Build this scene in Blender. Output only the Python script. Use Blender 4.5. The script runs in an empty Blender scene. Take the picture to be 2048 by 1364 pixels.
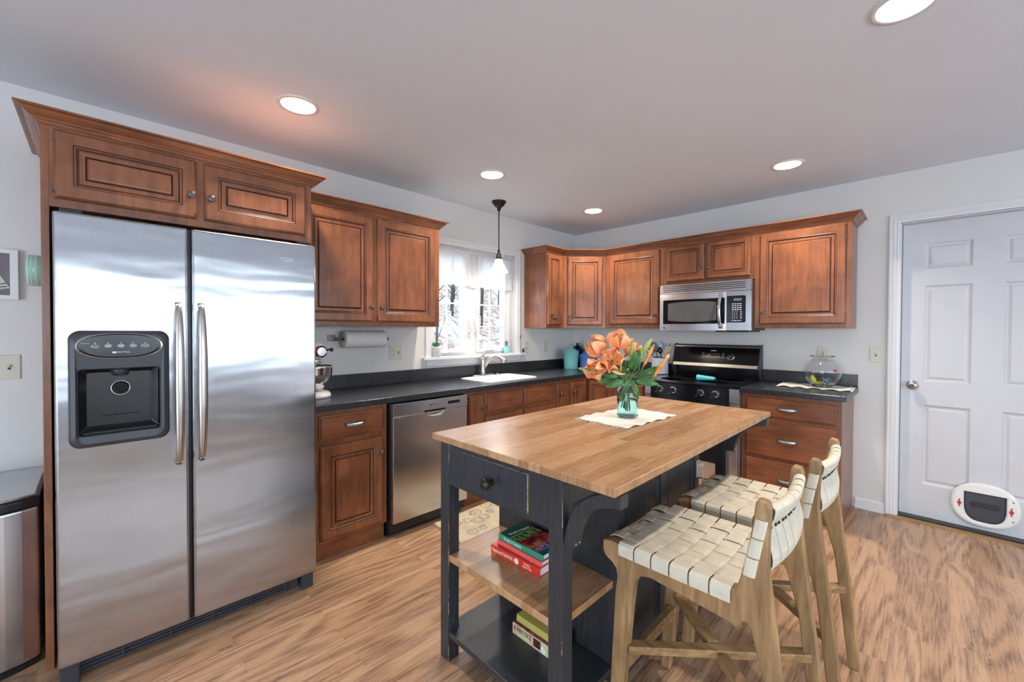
import bpy, bmesh, math, random
from math import sin, cos, pi, radians, sqrt
from mathutils import Matrix, Vector
random.seed(7)
S = bpy.context.scene
COL = S.collection

# ------------------------------------------------------------ camera, world, big lights, exposure
H = 2.482
def make_camera():
    yaw, t, r = radians(44.8955), radians(-0.8011), radians(0.2074)
    fw = Vector((-sin(yaw)*cos(t), cos(yaw)*cos(t), sin(t)))
    rt = Vector((cos(yaw), sin(yaw), 0)); up = rt.cross(fw)
    rt2 = rt*cos(r) + up*sin(r); up2 = up*cos(r) - rt*sin(r)
    cd = bpy.data.cameras.new('camera'); cam = bpy.data.objects.new('camera', cd); COL.objects.link(cam)
    m = Matrix.Identity(4)
    for i in range(3):
        m[i][0] = rt2[i]; m[i][1] = up2[i]; m[i][2] = -fw[i]
    m.translation = (3.0524, -4.0865, 1.341)
    cam.matrix_world = m
    cd.sensor_fit = 'HORIZONTAL'; cd.sensor_width = 36; cd.lens = 834.27/2048*36
    cd.shift_x = (1024-1030.825)/2048; cd.shift_y = (672.139-682)/2048
    cd.clip_start = .02; cd.clip_end = 200
    S.camera = cam
make_camera()
W = bpy.data.worlds.new('sky'); S.world = W; W.use_nodes = True
bg = W.node_tree.nodes['Background']; bg.inputs[0].default_value = (.76, .88, 1, 1); bg.inputs[1].default_value = 6.6
S.view_settings.view_transform = 'Standard'; S.view_settings.look = 'None'
S.view_settings.gamma = 1; S.view_settings.exposure = 0.45; S.view_settings.use_curve_mapping = False
def area(name, loc, rot, sx, sy, power, color=(1, 1, 1), portal=False, disk=False, parent=None, spread=180):
    l = bpy.data.lights.new(name, 'AREA'); l.energy = power; l.color = color
    l.shape = 'DISK' if disk else 'RECTANGLE'; l.size = sx; l.spread = radians(spread)
    if not disk: l.size_y = sy
    if portal: l.cycles.is_portal = True
    o = bpy.data.objects.new(name, l); COL.objects.link(o); o.location = loc; o.rotation_euler = rot
    if parent: o.parent = parent
    return o
XE, YS = 6.3, -7.2          # far east and south walls of the open room behind the camera
# daylight standing in the openings: big windows east and south, the window over the sink
area('window_portal', (XE+.12, -3.2, 1.415), (0, radians(90), 0), 1.07, 4.4, 1, portal=True)
area('window_portal', (3.4, YS-.12, 1.06), (radians(90), 0, 0), 3.0, 2.0, 1, portal=True)
area('window_portal', (-.135, -1.54, 1.6), (0, radians(-90), 0), .99, 1.02, 1, portal=True)

# ------------------------------------------------------------ materials
def nodes(name):
    m = bpy.data.materials.new(name); m.use_nodes = True
    nt = m.node_tree; return m, nt, nt.nodes['Principled BSDF']
def N(nt, typ, **kw):
    n = nt.nodes.new(typ)
    for k, v in kw.items():
        if k == 'inp':
            for a, b in v.items(): n.inputs[a].default_value = b
        else: setattr(n, k, v)
    return n
def L(nt, a, b): nt.links.new(a, b)
def coords(nt, scale=(1, 1, 1), rnd=True, kind='Object', rot=(0, 0, 0)):
    tc = N(nt, 'ShaderNodeTexCoord'); mp = N(nt, 'ShaderNodeMapping'); mp.inputs['Scale'].default_value = scale
    mp.inputs['Rotation'].default_value = rot
    L(nt, tc.outputs[kind], mp.inputs[0])
    if rnd:
        oi = N(nt, 'ShaderNodeObjectInfo'); ml = N(nt, 'ShaderNodeMath', operation='MULTIPLY', inp={1: 37.0})
        L(nt, oi.outputs['Random'], ml.inputs[0]); L(nt, ml.outputs[0], mp.inputs['Location'])
    return mp.outputs[0]
def ramp(nt, fac, stops):
    r = N(nt, 'ShaderNodeValToRGB'); cr = r.color_ramp
    while len(cr.elements) < len(stops): cr.elements.new(.5)
    for e, (p, c) in zip(cr.elements, stops):
        e.position = p; e.color = (*c, 1) if len(c) == 3 else c
    L(nt, fac, r.inputs[0]); return r.outputs[0]
def mix(nt, fac, a, b, mode='MIX'):
    n = N(nt, 'ShaderNodeMix', data_type='RGBA', blend_type=mode)
    for sock, v in ((n.inputs[0], fac), (n.inputs[6], a), (n.inputs[7], b)):
        if isinstance(v, (int, float)): sock.default_value = v
        elif isinstance(v, tuple): sock.default_value = (*v, 1) if len(v) == 3 else v
        else: L(nt, v, sock)
    return n.outputs[2]
def noise(nt, co, scale, detail=3, rough=.5, dist=0):
    n = N(nt, 'ShaderNodeTexNoise', inp={'Scale': scale, 'Detail': detail, 'Roughness': rough, 'Distortion': dist})
    L(nt, co, n.inputs['Vector']); return n.outputs['Fac']
def bump(nt, p, h, strength=.1, dist=.01):
    b = N(nt, 'ShaderNodeBump', inp={'Strength': strength, 'Distance': dist}); L(nt, h, b.inputs['Height']); L(nt, b.outputs[0], p.inputs['Normal'])
def simple(name, c, rough=.5, metal=0, var=.06, coat=0, trans=0, ior=1.45, emit=None, es=0, spec=.5, nscale=8):
    m, nt, p = nodes(name)
    p.inputs['Roughness'].default_value = rough; p.inputs['Metallic'].default_value = metal
    p.inputs['Coat Weight'].default_value = coat; p.inputs['Transmission Weight'].default_value = trans; p.inputs['IOR'].default_value = ior
    p.inputs['Specular IOR Level'].default_value = spec
    if var and not trans:
        f = noise(nt, coords(nt), nscale, 3)
        c2 = tuple(max(0, x*(1-var*2)) for x in c); c1 = tuple(min(1, x*(1+var)) for x in c)
        L(nt, ramp(nt, f, [(.3, c2), (.7, c1)]), p.inputs['Base Color'])
    else: p.inputs['Base Color'].default_value = (*c, 1)
    if emit: p.inputs['Emission Color'].default_value = (*emit, 1); p.inputs['Emission Strength'].default_value = es
    return m
def wood(name, dark, light, scale, rough=.32, coat=.25, blotch=.34, gstr=1):
    m, nt, p = nodes(name)
    co = coords(nt, scale)
    g = noise(nt, co, 3.2, 6, .6, .6)
    g2 = noise(nt, co, 11, 4, .6, .2)
    b = noise(nt, coords(nt, (1.6, 1.6, 1.6)), 2.6, 2, .5, .8)
    s = N(nt, 'ShaderNodeMath', operation='MULTIPLY_ADD', inp={1: .28}); L(nt, g2, s.inputs[0]); L(nt, g, s.inputs[2])
    base = ramp(nt, s.outputs[0], [(.42, dark), (.82, light)])
    bl = ramp(nt, b, [(.35, (1-blotch,)*3), (.62, (1.0, 1.0, 1.0))])
    L(nt, mix(nt, 1.0, base, bl, 'MULTIPLY'), p.inputs['Base Color'])
    p.inputs['Roughness'].default_value = rough; p.inputs['Coat Weight'].default_value = coat; p.inputs['Coat Roughness'].default_value = .25
    bump(nt, p, g2, .08*gstr, .003)
    return m
CH_D, CH_L = (.190, .062, .025), (.325, .117, .050)
WV = wood('cherry_wood_upright', CH_D, CH_L, (9, 9, 1.1))
WH = wood('cherry_wood_level', CH_D, CH_L, (1.1, 1.1, 9))
GLAZE = simple('dark_glaze', (.045, .014, .008), .4, var=.2)
def steel(name, c=(.60, .60, .62), rough=.24, aniso=.75, wave=.0, rot=0.0):
    m, nt, p = nodes(name)
    p.inputs['Metallic'].default_value = 1; p.inputs['Anisotropic'].default_value = aniso; p.inputs['Anisotropic Rotation'].default_value = rot
    co = coords(nt, (60, 60, 1.2)); f = noise(nt, co, 6, 4, .7)
    c1 = tuple(x*.93 for x in c)
    L(nt, ramp(nt, f, [(.3, c1), (.7, c)]), p.inputs['Base Color'])
    L(nt, ramp(nt, noise(nt, coords(nt, (1, 1, 1)), 4, 4, .6), [(.3, (rough*.85,)*3), (.75, (rough*1.2,)*3)]), p.inputs['Roughness'])
    if wave:
        w = noise(nt, coords(nt, (1, .55, 2.2)), 2.6, 2, .45, .3)
        bump(nt, p, w, wave, .05)
    return m
STEEL = steel('brushed_steel', wave=.0)
FRIDGE = steel('fridge_steel', (.46, .475, .505), .24, .7, .10)
CHROME = simple('chrome', (.75, .76, .78), .12, 1, .03)
NICKEL = simple('brushed_nickel', (.55, .52, .48), .3, 1, .05)
PEWTER = simple('antique_pewter', (.16, .16, .165), .3, .9, .25, nscale=60)
BRONZE = simple('dark_bronze', (.045, .04, .035), .35, .6, .2, nscale=30)
BLKP = simple('black_plastic', (.012, .013, .016), .32, var=.1)
DGREY = simple('charcoal_plastic', (.040, .043, .052), .38, var=.06)
GLOSSB = simple('black_glass', (.005, .005, .007), .14, var=.0, spec=.32)
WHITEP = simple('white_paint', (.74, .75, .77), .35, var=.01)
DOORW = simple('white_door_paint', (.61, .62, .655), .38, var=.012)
IVORY = simple('ivory_plastic', (.66, .62, .52), .35, var=.02)
CERW = simple('white_ceramic', (.82, .82, .80), .12, var=.01, coat=.3)
WALLM = simple('wall_paint', (.72, .715, .70), .75, var=.012, nscale=2)
CEILM = simple('ceiling_paint', (.74, .79, .86), .9, var=.01, nscale=2)
PAPER = simple('paper', (.80, .80, .79), .8, var=.02)
RED = simple('red_plastic', (.6, .02, .02), .35)
BLUEG = simple('mason_glass', (.66, .91, .93), .02, var=0, trans=1, ior=1.35)
GLASS = simple('clear_glass', (.97, .98, 1), .0, var=0, trans=1, ior=1.3)
def pane_mat():
    m = bpy.data.materials.new('window_glass'); m.use_nodes = True; nt = m.node_tree; nt.nodes.clear()
    o = N(nt, 'ShaderNodeOutputMaterial'); t = N(nt, 'ShaderNodeBsdfTransparent'); t.inputs[0].default_value = (.72, .76, .80, 1)
    g = N(nt, 'ShaderNodeBsdfGlossy', inp={'Roughness': .02}); mx = N(nt, 'ShaderNodeMixShader', inp={0: .05})
    L(nt, t.outputs[0], mx.inputs[1]); L(nt, g.outputs[0], mx.inputs[2]); L(nt, mx.outputs[0], o.inputs[0]); return m
PANE = pane_mat()
def counter_mat():
    m, nt, p = nodes('black_laminate')
    f = noise(nt, coords(nt, rnd=False), 260, 2)
    L(nt, ramp(nt, f, [(.4, (.012, .014, .019)), (.62, (.026, .030, .038)), (.75, (.07, .075, .085))]), p.inputs['Base Color'])
    p.inputs['Roughness'].default_value = .27; p.inputs['Specular IOR Level'].default_value = .65
    return m
COUNTER = counter_mat()
def planks(name, roww, rowl, cols, rough, fleck=0, rot=pi/2, grain=1.0, mort=.0012, ring=1.0):
    m, nt, p = nodes(name)
    co = coords(nt, rnd=False, rot=(0, 0, rot))
    br = N(nt, 'ShaderNodeTexBrick', offset=.37, inp={'Scale': 1, 'Brick Width': rowl, 'Row Height': roww, 'Mortar Size': mort, 'Mortar Smooth': .2, 'Bias': 0,
        'Color1': (0, 0, 0, 1), 'Color2': (1, 1, 1, 1), 'Mortar': (.5, .5, .5, 1)}); L(nt, co, br.inputs['Vector'])
    sep = N(nt, 'ShaderNodeVectorMath', operation='MULTIPLY_ADD'); sep.inputs[1].default_value = (9, 23, 5)
    L(nt, br.outputs['Color'], sep.inputs[0])
    mp = N(nt, 'ShaderNodeMapping'); mp.inputs['Scale'].default_value = (.8*grain, 12*grain, 1); L(nt, co, mp.inputs[0]); L(nt, mp.outputs[0], sep.inputs[2])
    v = sep.outputs[0]
    mg = N(nt, 'ShaderNodeVectorMath', operation='MULTIPLY'); mg.inputs[1].default_value = (.95, .40, 1); L(nt, v, mg.inputs[0])
    g = noise(nt, mg.outputs[0], .95, 1.2, .4, .35)
    rings = N(nt, 'ShaderNodeMath', operation='MULTIPLY', inp={1: 58.0*ring}); L(nt, g, rings.inputs[0])
    sn = N(nt, 'ShaderNodeMath', operation='SINE'); L(nt, rings.outputs[0], sn.inputs[0])
    fine = noise(nt, v, 9, 5, .7, .2)
    a = N(nt, 'ShaderNodeMath', operation='MULTIPLY_ADD', inp={1: .115*ring}); L(nt, sn.outputs[0], a.inputs[0]); L(nt, fine, a.inputs[2])
    dark, light, alt = cols
    base = ramp(nt, a.outputs[0], [(.26, dark), (.60, light)])
    tint = ramp(nt, br.outputs['Color'], [(.0, (1, 1, 1)), (1, alt)])
    c = mix(nt, 1.0, base, tint, 'MULTIPLY')
    c = mix(nt, br.outputs['Fac'], c, tuple(x*.72 for x in dark))
    if fleck:
        mp2 = N(nt, 'ShaderNodeMapping'); mp2.inputs['Scale'].default_value = (1.0, 3.2, 1); L(nt, co, mp2.inputs[0])
        fl = noise(nt, mp2.outputs[0], 26, 3, .6, .8); cl = noise(nt, co, 2.3, 2)
        ad = N(nt, 'ShaderNodeMath', operation='MULTIPLY_ADD', inp={1: .35}); L(nt, cl, ad.inputs[0]); L(nt, fl, ad.inputs[2])
        msk = ramp(nt, ad.outputs[0], [(.86, (0, 0, 0)), (.93, (1, 1, 1))])
        c = mix(nt, msk, c, (.07, .04, .025))
    L(nt, c, p.inputs['Base Color']); p.inputs['Roughness'].default_value = rough
    bump(nt, p, fine, .05, .002)
    return m
FLOOR = planks('plank_floor', .098, .92, ((.235, .135, .085), (.53, .335, .205), (.82, .76, .72)), .27, mort=.0003, fleck=1)
BUTCH = planks('butcher_block', .048, .46, ((.30, .16, .075), (.56, .34, .18), (.72, .62, .52)), .25, fleck=0, grain=1.8, mort=.0003, ring=.35)
def black_paint():
    m, nt, p = nodes('worn_black_paint')
    f = noise(nt, coords(nt, (30, 30, 2.0)), 5, 5, .7); b = noise(nt, coords(nt), 3, 3)
    c = ramp(nt, f, [(.3, (.017, .019, .023)), (.75, (.050, .056, .067))])
    sp = noise(nt, coords(nt), 38, 2, .5); msk = ramp(nt, sp, [(.79, (0, 0, 0)), (.81, (1, 1, 1))])
    L(nt, mix(nt, msk, c, (.25, .17, .10)), p.inputs['Base Color']); p.inputs['Roughness'].default_value = .34
    bump(nt, p, f, .1, .002); return m
BLACKW = black_paint()
WORN = simple('worn_edge_wood', (.38, .27, .17), .6, var=.4, nscale=50)
OAK = wood('oak_wood', (.20, .105, .04), (.46, .285, .13), (11, 11, 1.2), .5, .05, .2, 2)
OAKH = wood('oak_wood_level', (.20, .105, .04), (.46, .285, .13), (1.2, 11, 11), .5, .05, .2, 2)
LEATH = simple('cream_leather', (.67, .62, .50), .5, var=.05, nscale=30)
GAPM = simple('dark_gap', (.02, .017, .014), .8)

# ------------------------------------------------------------ mesh helpers
def FR(ox, oy, oz=0, ux=0, uy=1):
    # local (u along wall, w out into the room, z up): n = u x z
    u = Vector((ux, uy, 0)).normalized(); n = Vector((u.y, -u.x, 0))
    m = Matrix.Identity(4)
    for i in range(3): m[i][0] = u[i]; m[i][1] = n[i]; m[i][2] = (0, 0, 1)[i]
    m.translation = (ox, oy, oz); return m
WX = lambda x: FR(x, 0, 0, 0, 1)        # face looking +x: u=y, w=x-x0
WY = lambda y: FR(0, y, 0, 1, 0)        # face looking -y: u=x, w=y0-y
class MB:
    def __init__(s, M=None): s.b = bmesh.new(); s.M = M or Matrix.Identity(4)
    def v(s, p): return s.b.verts.new(s.M @ Vector(p))
    def f(s, vs, mi=0, sm=False):
        try: fc = s.b.faces.new(vs)
        except ValueError: return None
        fc.material_index = mi; fc.smooth = sm; return fc
    def box(s, x0, y0, z0, x1, y1, z1, mi=0):
        x0, x1 = min(x0, x1), max(x0, x1); y0, y1 = min(y0, y1), max(y0, y1); z0, z1 = min(z0, z1), max(z0, z1)
        V = [s.v(p) for p in ((x0, y0, z0), (x1, y0, z0), (x1, y1, z0), (x0, y1, z0), (x0, y0, z1), (x1, y0, z1), (x1, y1, z1), (x0, y1, z1))]
        for q in ((0, 3, 2, 1), (4, 5, 6, 7), (0, 1, 5, 4), (1, 2, 6, 5), (2, 3, 7, 6), (3, 0, 4, 7)): s.f([V[i] for i in q], mi)
        return s
    def loft(s, loops, mi=0, cap0=True, cap1=True, closed=True, sm=False, mis=None):
        R = [[s.v(p) for p in lp] for lp in loops]; n = len(R[0])
        for i in range(len(R)-1):
            for k in range(n if closed else n-1):
                s.f((R[i][k], R[i][(k+1) % n], R[i+1][(k+1) % n], R[i+1][k]), mis[i] if mis else mi, sm)
        if cap0: s.f(R[0][::-1], mis[0] if mis else mi)
        if cap1: s.f(R[-1], mis[-1] if mis else mi)
        return s
    def prism(s, pts, axis, a, b, mi=0):
        def P(p, t):
            return {'x': (t, p[0], p[1]), 'y': (p[0], t, p[1]), 'z': (p[0], p[1], t)}[axis]
        return s.loft([[P(p, a) for p in pts], [P(p, b) for p in pts]], mi)
    def lathe(s, prof, c=(0, 0, 0), n=24, mi=0, sm=True, axis='z', mis=None, cap0=True, cap1=True):
        loops = []
        for r, h in prof:
            lp = []
            for k in range(n):
                a = 2*pi*k/n; x, y = r*cos(a), r*sin(a)
                q = {'z': (x, y, h), 'y': (x, h, y), 'x': (h, x, y)}[axis]
                lp.append((c[0]+q[0], c[1]+q[1], c[2]+q[2]))
            loops.append(lp)
        return s.loft(loops, mi, cap0, cap1, True, sm, mis)
    def tube(s, pts, r, n=10, mi=0, sm=True, cap=True):
        P = [Vector(p) for p in pts]; rs = r if isinstance(r, (list, tuple)) else [r]*len(P)
        loops = []; up = None
        for i, p in enumerate(P):
            t = (P[min(i+1, len(P)-1)] - P[max(i-1, 0)]).normalized()
            if up is None:
                up = Vector((0, 0, 1)) if abs(t.z) < .9 else Vector((1, 0, 0))
            a = t.cross(up).normalized(); up = a.cross(t).normalized()
            loops.append([tuple(p + a*rs[i]*cos(2*pi*k/n) + up*rs[i]*sin(2*pi*k/n)) for k in range(n)])
        return s.loft(loops, mi, cap, cap, True, sm)
    def bar(s, a, b, w, h, mi=0):
        # rectangular bar from a to b: w sideways, h upwards
        a, b = Vector(a), Vector(b); t = (b-a).normalized()
        side = t.cross(Vector((0, 0, 1))) if abs(t.z) < .95 else Vector((0, 1, 0)); side.normalize(); up = side.cross(t).normalized()
        lp = [[tuple(q + side*sx*w/2 + up*sz*h/2) for sx, sz in ((-1, -1), (1, -1), (1, 1), (-1, 1))] for q in (a, b)]
        return s.loft(lp, mi)
    def rings(s, u0, z0, u1, z1, rg, back=0.0, mi_back=0):
        # nested rectangles on a wall face; rg = (inset, out, material)
        lo = [[(u0, back, z0), (u1, back, z0), (u1, back, z1), (u0, back, z1)]]; ms = []
        for d, h, m in rg:
            lo.append([(u0+d, h, z0+d), (u1-d, h, z0+d), (u1-d, h, z1-d), (u0+d, h, z1-d)]); ms.append(m)
        ms.append(ms[-1])
        R = [[s.v(p) for p in lp] for lp in lo]
        for i in range(len(R)-1):
            for k in range(4): s.f((R[i][k], R[i][(k+1) % 4], R[i+1][(k+1) % 4], R[i+1][k]), ms[i])
        s.f(R[0][::-1], mi_back); s.f(R[-1], ms[-1]); return s
    def plate(s, xs, ys, solid, h0, h1, plane='xy', mi=0):
        # shell of a slab made of grid cells; solid(i, j) says which cells exist
        nx, ny = len(xs)-1, len(ys)-1; cache = {}
        def V(i, j, k):
            if (i, j, k) not in cache:
                h = (h0, h1)[k]
                cache[(i, j, k)] = s.v((xs[i], ys[j], h) if plane == 'xy' else ((xs[i], h, ys[j]) if plane == 'xz' else (h, xs[i], ys[j])))
            return cache[(i, j, k)]
        ok = lambda i, j: 0 <= i < nx and 0 <= j < ny and solid(i, j)
        for i in range(nx):
            for j in range(ny):
                if not ok(i, j): continue
                s.f((V(i, j, 0), V(i, j+1, 0), V(i+1, j+1, 0), V(i+1, j, 0)), mi); s.f((V(i, j, 1), V(i+1, j, 1), V(i+1, j+1, 1), V(i, j+1, 1)), mi)
                if not ok(i, j-1): s.f((V(i, j, 0), V(i+1, j, 0), V(i+1, j, 1), V(i, j, 1)), mi)
                if not ok(i, j+1): s.f((V(i+1, j+1, 0), V(i, j+1, 0), V(i, j+1, 1), V(i+1, j+1, 1)), mi)
                if not ok(i-1, j): s.f((V(i, j+1, 0), V(i, j, 0), V(i, j, 1), V(i, j+1, 1)), mi)
                if not ok(i+1, j): s.f((V(i+1, j, 0), V(i+1, j+1, 0), V(i+1, j+1, 1), V(i+1, j, 1)), mi)
        return s
    def sweep(s, path, prof, mi=0, mis=None):
        # moulding: plan path (x, y), profile (out, z); outward is the right-hand side of travel; mitred
        P = [Vector((a, b)) for a, b in path]; loops = []
        for i, p in enumerate(P):
            d0 = (P[i]-P[i-1]).normalized() if i else None; d1 = (P[i+1]-P[i]).normalized() if i < len(P)-1 else None
            ns = [Vector((d.y, -d.x)) for d in (d0, d1) if d]
            m = (ns[0]+ns[-1]).normalized(); k = 1/max(.3, m.dot(ns[0]))
            loops.append([(p.x+m.x*o*k, p.y+m.y*o*k, z) for o, z in prof])
        return s.loft(loops, mi, mis=None)
def wloc(o):
    v = Vector((0, 0, 0))
    while o: v += o.location; o = o.parent
    return v
def build(mb, name, mats, parent=None, bevel=0, at=None, seg=2, smooth=False, solid=0):
    if not isinstance(mats, (list, tuple)): mats = [mats]
    bmesh.ops.recalc_face_normals(mb.b, faces=mb.b.faces)
    off = wloc(parent) if parent else Vector(at or (0, 0, 0))
    bmesh.ops.translate(mb.b, vec=-off, verts=mb.b.verts)
    me = bpy.data.meshes.new(name); mb.b.to_mesh(me); mb.b.free()
    for m in mats: me.materials.append(m)
    o = bpy.data.objects.new(name, me); COL.objects.link(o)
    if parent: o.parent = parent
    else: o.location = off
    if smooth:
        for p in me.polygons: p.use_smooth = True
    if solid:
        md = o.modifiers.new('thick', 'SOLIDIFY'); md.thickness = solid; md.offset = 0
    if bevel:
        md = o.modifiers.new('edge', 'BEVEL'); md.width = bevel; md.segments = seg; md.limit_method = 'ANGLE'; md.angle_limit = radians(40); md.harden_normals = False
    return o
def tag(o, label, cat, group=None, kind=None):
    o['label'] = label; o['category'] = cat
    if group: o['group'] = group
    if kind: o['kind'] = kind
    return o
def thing(name, label, cat, loc, group=None, kind=None):
    o = bpy.data.objects.new(name, None); o.empty_display_size = .05; COL.objects.link(o); o.location = loc
    return tag(o, label, cat, group, kind)
def struct(o, label=None, cat=None):
    o['kind'] = 'structure'
    if label: o['label'] = label; o['category'] = cat or 'room'
    return o
def copy_tree(o, parent=None):
    c = o.copy(); COL.objects.link(c)
    if parent: c.parent = parent
    for ch in [x for x in bpy.data.objects if x.parent == o]: copy_tree(ch, c)
    return c
def rrect(u0, z0, u1, z1, r, n=5, w=0.0, bulge=0):
    pts = []
    for cx, cz, a0 in ((u1-r, z0+r, -90), (u1-r, z1-r, 0), (u0+r, z1-r, 90), (u0+r, z0+r, 180)):
        for k in range(n+1):
            a = radians(a0+90*k/n); x, z = cx+r*cos(a), cz+r*sin(a)
            pts.append((x, w, z))
    return pts
def text(s, name, mat, M, size, parent=None, depth=.0006, align='CENTER', sx=1.0, shear=0.0):
    # lettering: local x to the right, y up, z out; turned into a mesh
    cu = bpy.data.curves.new(name, 'FONT'); cu.body = s; cu.size = size; cu.extrude = depth; cu.align_x = align; cu.align_y = 'CENTER'; cu.resolution_u = 3; cu.shear = shear
    t = bpy.data.objects.new(name, cu); COL.objects.link(t)
    dg = bpy.context.evaluated_depsgraph_get(); dg.update()
    me = bpy.data.meshes.new_from_object(t.evaluated_get(dg)); bpy.data.objects.remove(t)
    me.transform(M @ Matrix.Diagonal((sx, 1, 1, 1)))
    off = wloc(parent) if parent else Vector((0, 0, 0)); me.transform(Matrix.Translation(-off))
    me.materials.clear(); me.materials.append(mat)
    o = bpy.data.objects.new(name, me); COL.objects.link(o)
    if parent: o.parent = parent
    return o
def TM(F, u, w, z):
    # text matrix on a wall frame F at (u, w, z)
    R = F.to_3x3(); m = Matrix.Identity(4); a, n, k = R.col[0], R.col[1], R.col[2]
    for i in range(3): m[i][0] = a[i]; m[i][1] = k[i]; m[i][2] = n[i]
    m.translation = F @ Vector((u, w, z)); return m

# ------------------------------------------------------------ room shell
WT = .14
def wall(name, mb): return struct(build(mb, name, WALLM))
ys = [YS-WT, -2.054, -1.026, 0]; zs = [0, 1.105, 2.10, H]
wall('wall_west', MB().plate(ys, zs, lambda i, j: not (i == 1 and j == 1), -WT, 0, 'yz'))
xs = [-WT, 2.888, 3.745, XE+WT]
wall('wall_north', MB().plate(xs, [0, 2.12, H], lambda i, j: not (i == 1 and j == 0), 0, WT, 'xz'))
wall('wall_east', MB().plate([YS-WT, -5.4, -1.0, WT], [0, .88, 1.95, H], lambda i, j: not (i == 1 and j == 1), XE, XE+WT, 'yz'))
wall('wall_south', MB().plate([-WT, 1.9, 4.9, XE+WT], [0, .06, 2.06, H], lambda i, j: not (i == 1 and j == 1), YS-WT, YS, 'xz'))
struct(build(MB().box(-WT, YS-WT, -.1, XE+WT, WT+1.2, 0), 'floor', FLOOR))
LIGHTS = [(.76, -3.355), (.76, -2.035), (.76, -.741), (2.342, -.741), (2.975, -2.09)]
def ceiling():
    mb = MB(); a = .12
    xs = sorted({-WT, XE+WT} | {round(x+d, 4) for x, _ in LIGHTS for d in (-a, a)}); ys_ = sorted({YS-WT, WT} | {round(y+d, 4) for _, y in LIGHTS for d in (-a, a)})
    def hole(i, j):
        cx, cy = (xs[i]+xs[i+1])/2, (ys_[j]+ys_[j+1])/2
        return any(abs(cx-x) < a and abs(cy-y) < a for x, y in LIGHTS)
    V = {}
    def gv(x, y):
        k = (x, y)
        if k not in V: V[k] = mb.v((x, y, H))
        return V[k]
    for i in range(len(xs)-1):
        for j in range(len(ys_)-1):
            if not hole(i, j): mb.f((gv(xs[i], ys_[j]), gv(xs[i], ys_[j+1]), gv(xs[i+1], ys_[j+1]), gv(xs[i+1], ys_[j])))
    for x, y in LIGHTS:
        n = 32; sq = []; ci = []
        for k in range(n):
            t = 2*pi*(k+.5)/n; c_, s_ = cos(t), sin(t); m = max(abs(c_), abs(s_))
            sq.append((x+a*c_/m, y+a*s_/m, H)); ci.append((x+.078*c_, y+.078*s_, H))
        # corners kept by exact square corners in the sampling
        mb.loft([[(p[0], p[1], p[2]) for p in sq], ci], 0, False, False)
        for sx in (-1, 1):
            for sy in (-1, 1):
                near = sorted(sq, key=lambda p: (p[0]-x-a*sx)**2+(p[1]-y-a*sy)**2)[:2]
                mb.f([mb.v((x+a*sx, y+a*sy, H)), mb.v(near[0]), mb.v(near[1])])
    mb.box(-WT, YS-WT, H+.16, XE+WT, WT, H+.2)
    return mb
struct(build(ceiling(), 'ceiling', CEILM))
def base_prof(): return [(0, 0), (.013, 0), (.013, .066), (.008, .076), (0, .080)]
struct(build(MB().sweep([(2.656, -.0), (2.826, -.0)], base_prof()), 'baseboard_north', WHITEP))
struct(build(MB().sweep([(0, YS+.001), (0, -4.75)], base_prof()), 'baseboard_west', WHITEP))
# outside: rising ground with leaves and patches of snow, bare trees
def outside_mat():
    m, nt, p = nodes('leafy_snowy_ground')
    co = coords(nt, rnd=False)
    f = noise(nt, co, 5, 8, .8); g = noise(nt, co, .9, 3, .5)
    c = ramp(nt, f, [(.38, (.05, .03, .02)), (.50, (.24, .15, .10)), (.60, (.52, .43, .36))])
    s = ramp(nt, g, [(.50, (0, 0, 0)), (.60, (1, 1, 1))])
    L(nt, mix(nt, s, c, (.30, .31, .33)), p.inputs['Base Color']); p.inputs['Roughness'].default_value = .9; return m
mb = MB(); gn = 26
for i in range(gn):
    for j in range(gn):
        def P(a, b):
            x = -.6-a*1.3; y = -14+b*1.35
            return (x, y, -1.2 + .42*max(0, -x-3) + .25*sin(x*.9)*cos(y*.7))
        mb.f([mb.v(P(i, j)), mb.v(P(i+1, j)), mb.v(P(i+1, j+1)), mb.v(P(i, j+1))])
bmesh.ops.remove_doubles(mb.b, verts=mb.b.verts, dist=.001)
tag(build(mb, 'hillside', outside_mat(), smooth=True), 'snow-patched leafy slope seen through the sink window', 'ground', kind='structure')
mb = MB(); mb.box(XE+WT+.2, -16, -1.3, 26, 8, -1.2); mb.box(-4, YS-20, -1.3, XE+WT+.2, YS-WT-.3, -1.2)  # unseen ground, made pale to throw cool daylight up to the ceiling
tag(build(mb, 'bounce_ground', simple('pale_bounce', (.74, .77, .82), .9)), 'unseen ground outside the far windows, made pale to bounce daylight indoors', 'ground', kind='structure')
BARK = simple('grey_bark', (.055, .048, .045), .9, var=.3, nscale=20)
def tree(x, y, r, h):
    z0 = -1.2 + .42*max(0, -x-3) - .4; mb = MB(); rnd = random.Random(x*13+y)
    mb.tube([(x, y, z0), (x+.05, y+.04, z0+h*.4), (x-.04, y+.1, z0+h)], [r, r*.8, r*.4], 8)
    for k in range(12):
        z = z0+h*(.18+.065*k); a = rnd.uniform(0, 6.28); l = rnd.uniform(.5, 1.3)
        mb.tube([(x, y, z), (x+cos(a)*l*.5, y+sin(a)*l*.5, z+l*.45), (x+cos(a)*l, y+sin(a)*l, z+l*1.1)], [r*.35, r*.22, r*.08], 5)
    tag(build(mb, 'bare_tree', BARK, at=(x, y, z0)), 'bare leafless tree on the slope outside the sink window', 'tree', 'bare trees on the slope')
for k in range(34):
    x = -6.5-.36*k-random.uniform(0, .3); tree(x, -4.09+(3.05-x)*random.uniform(.62, 1.02), random.uniform(.022, .05), random.uniform(4, 7))

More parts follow.
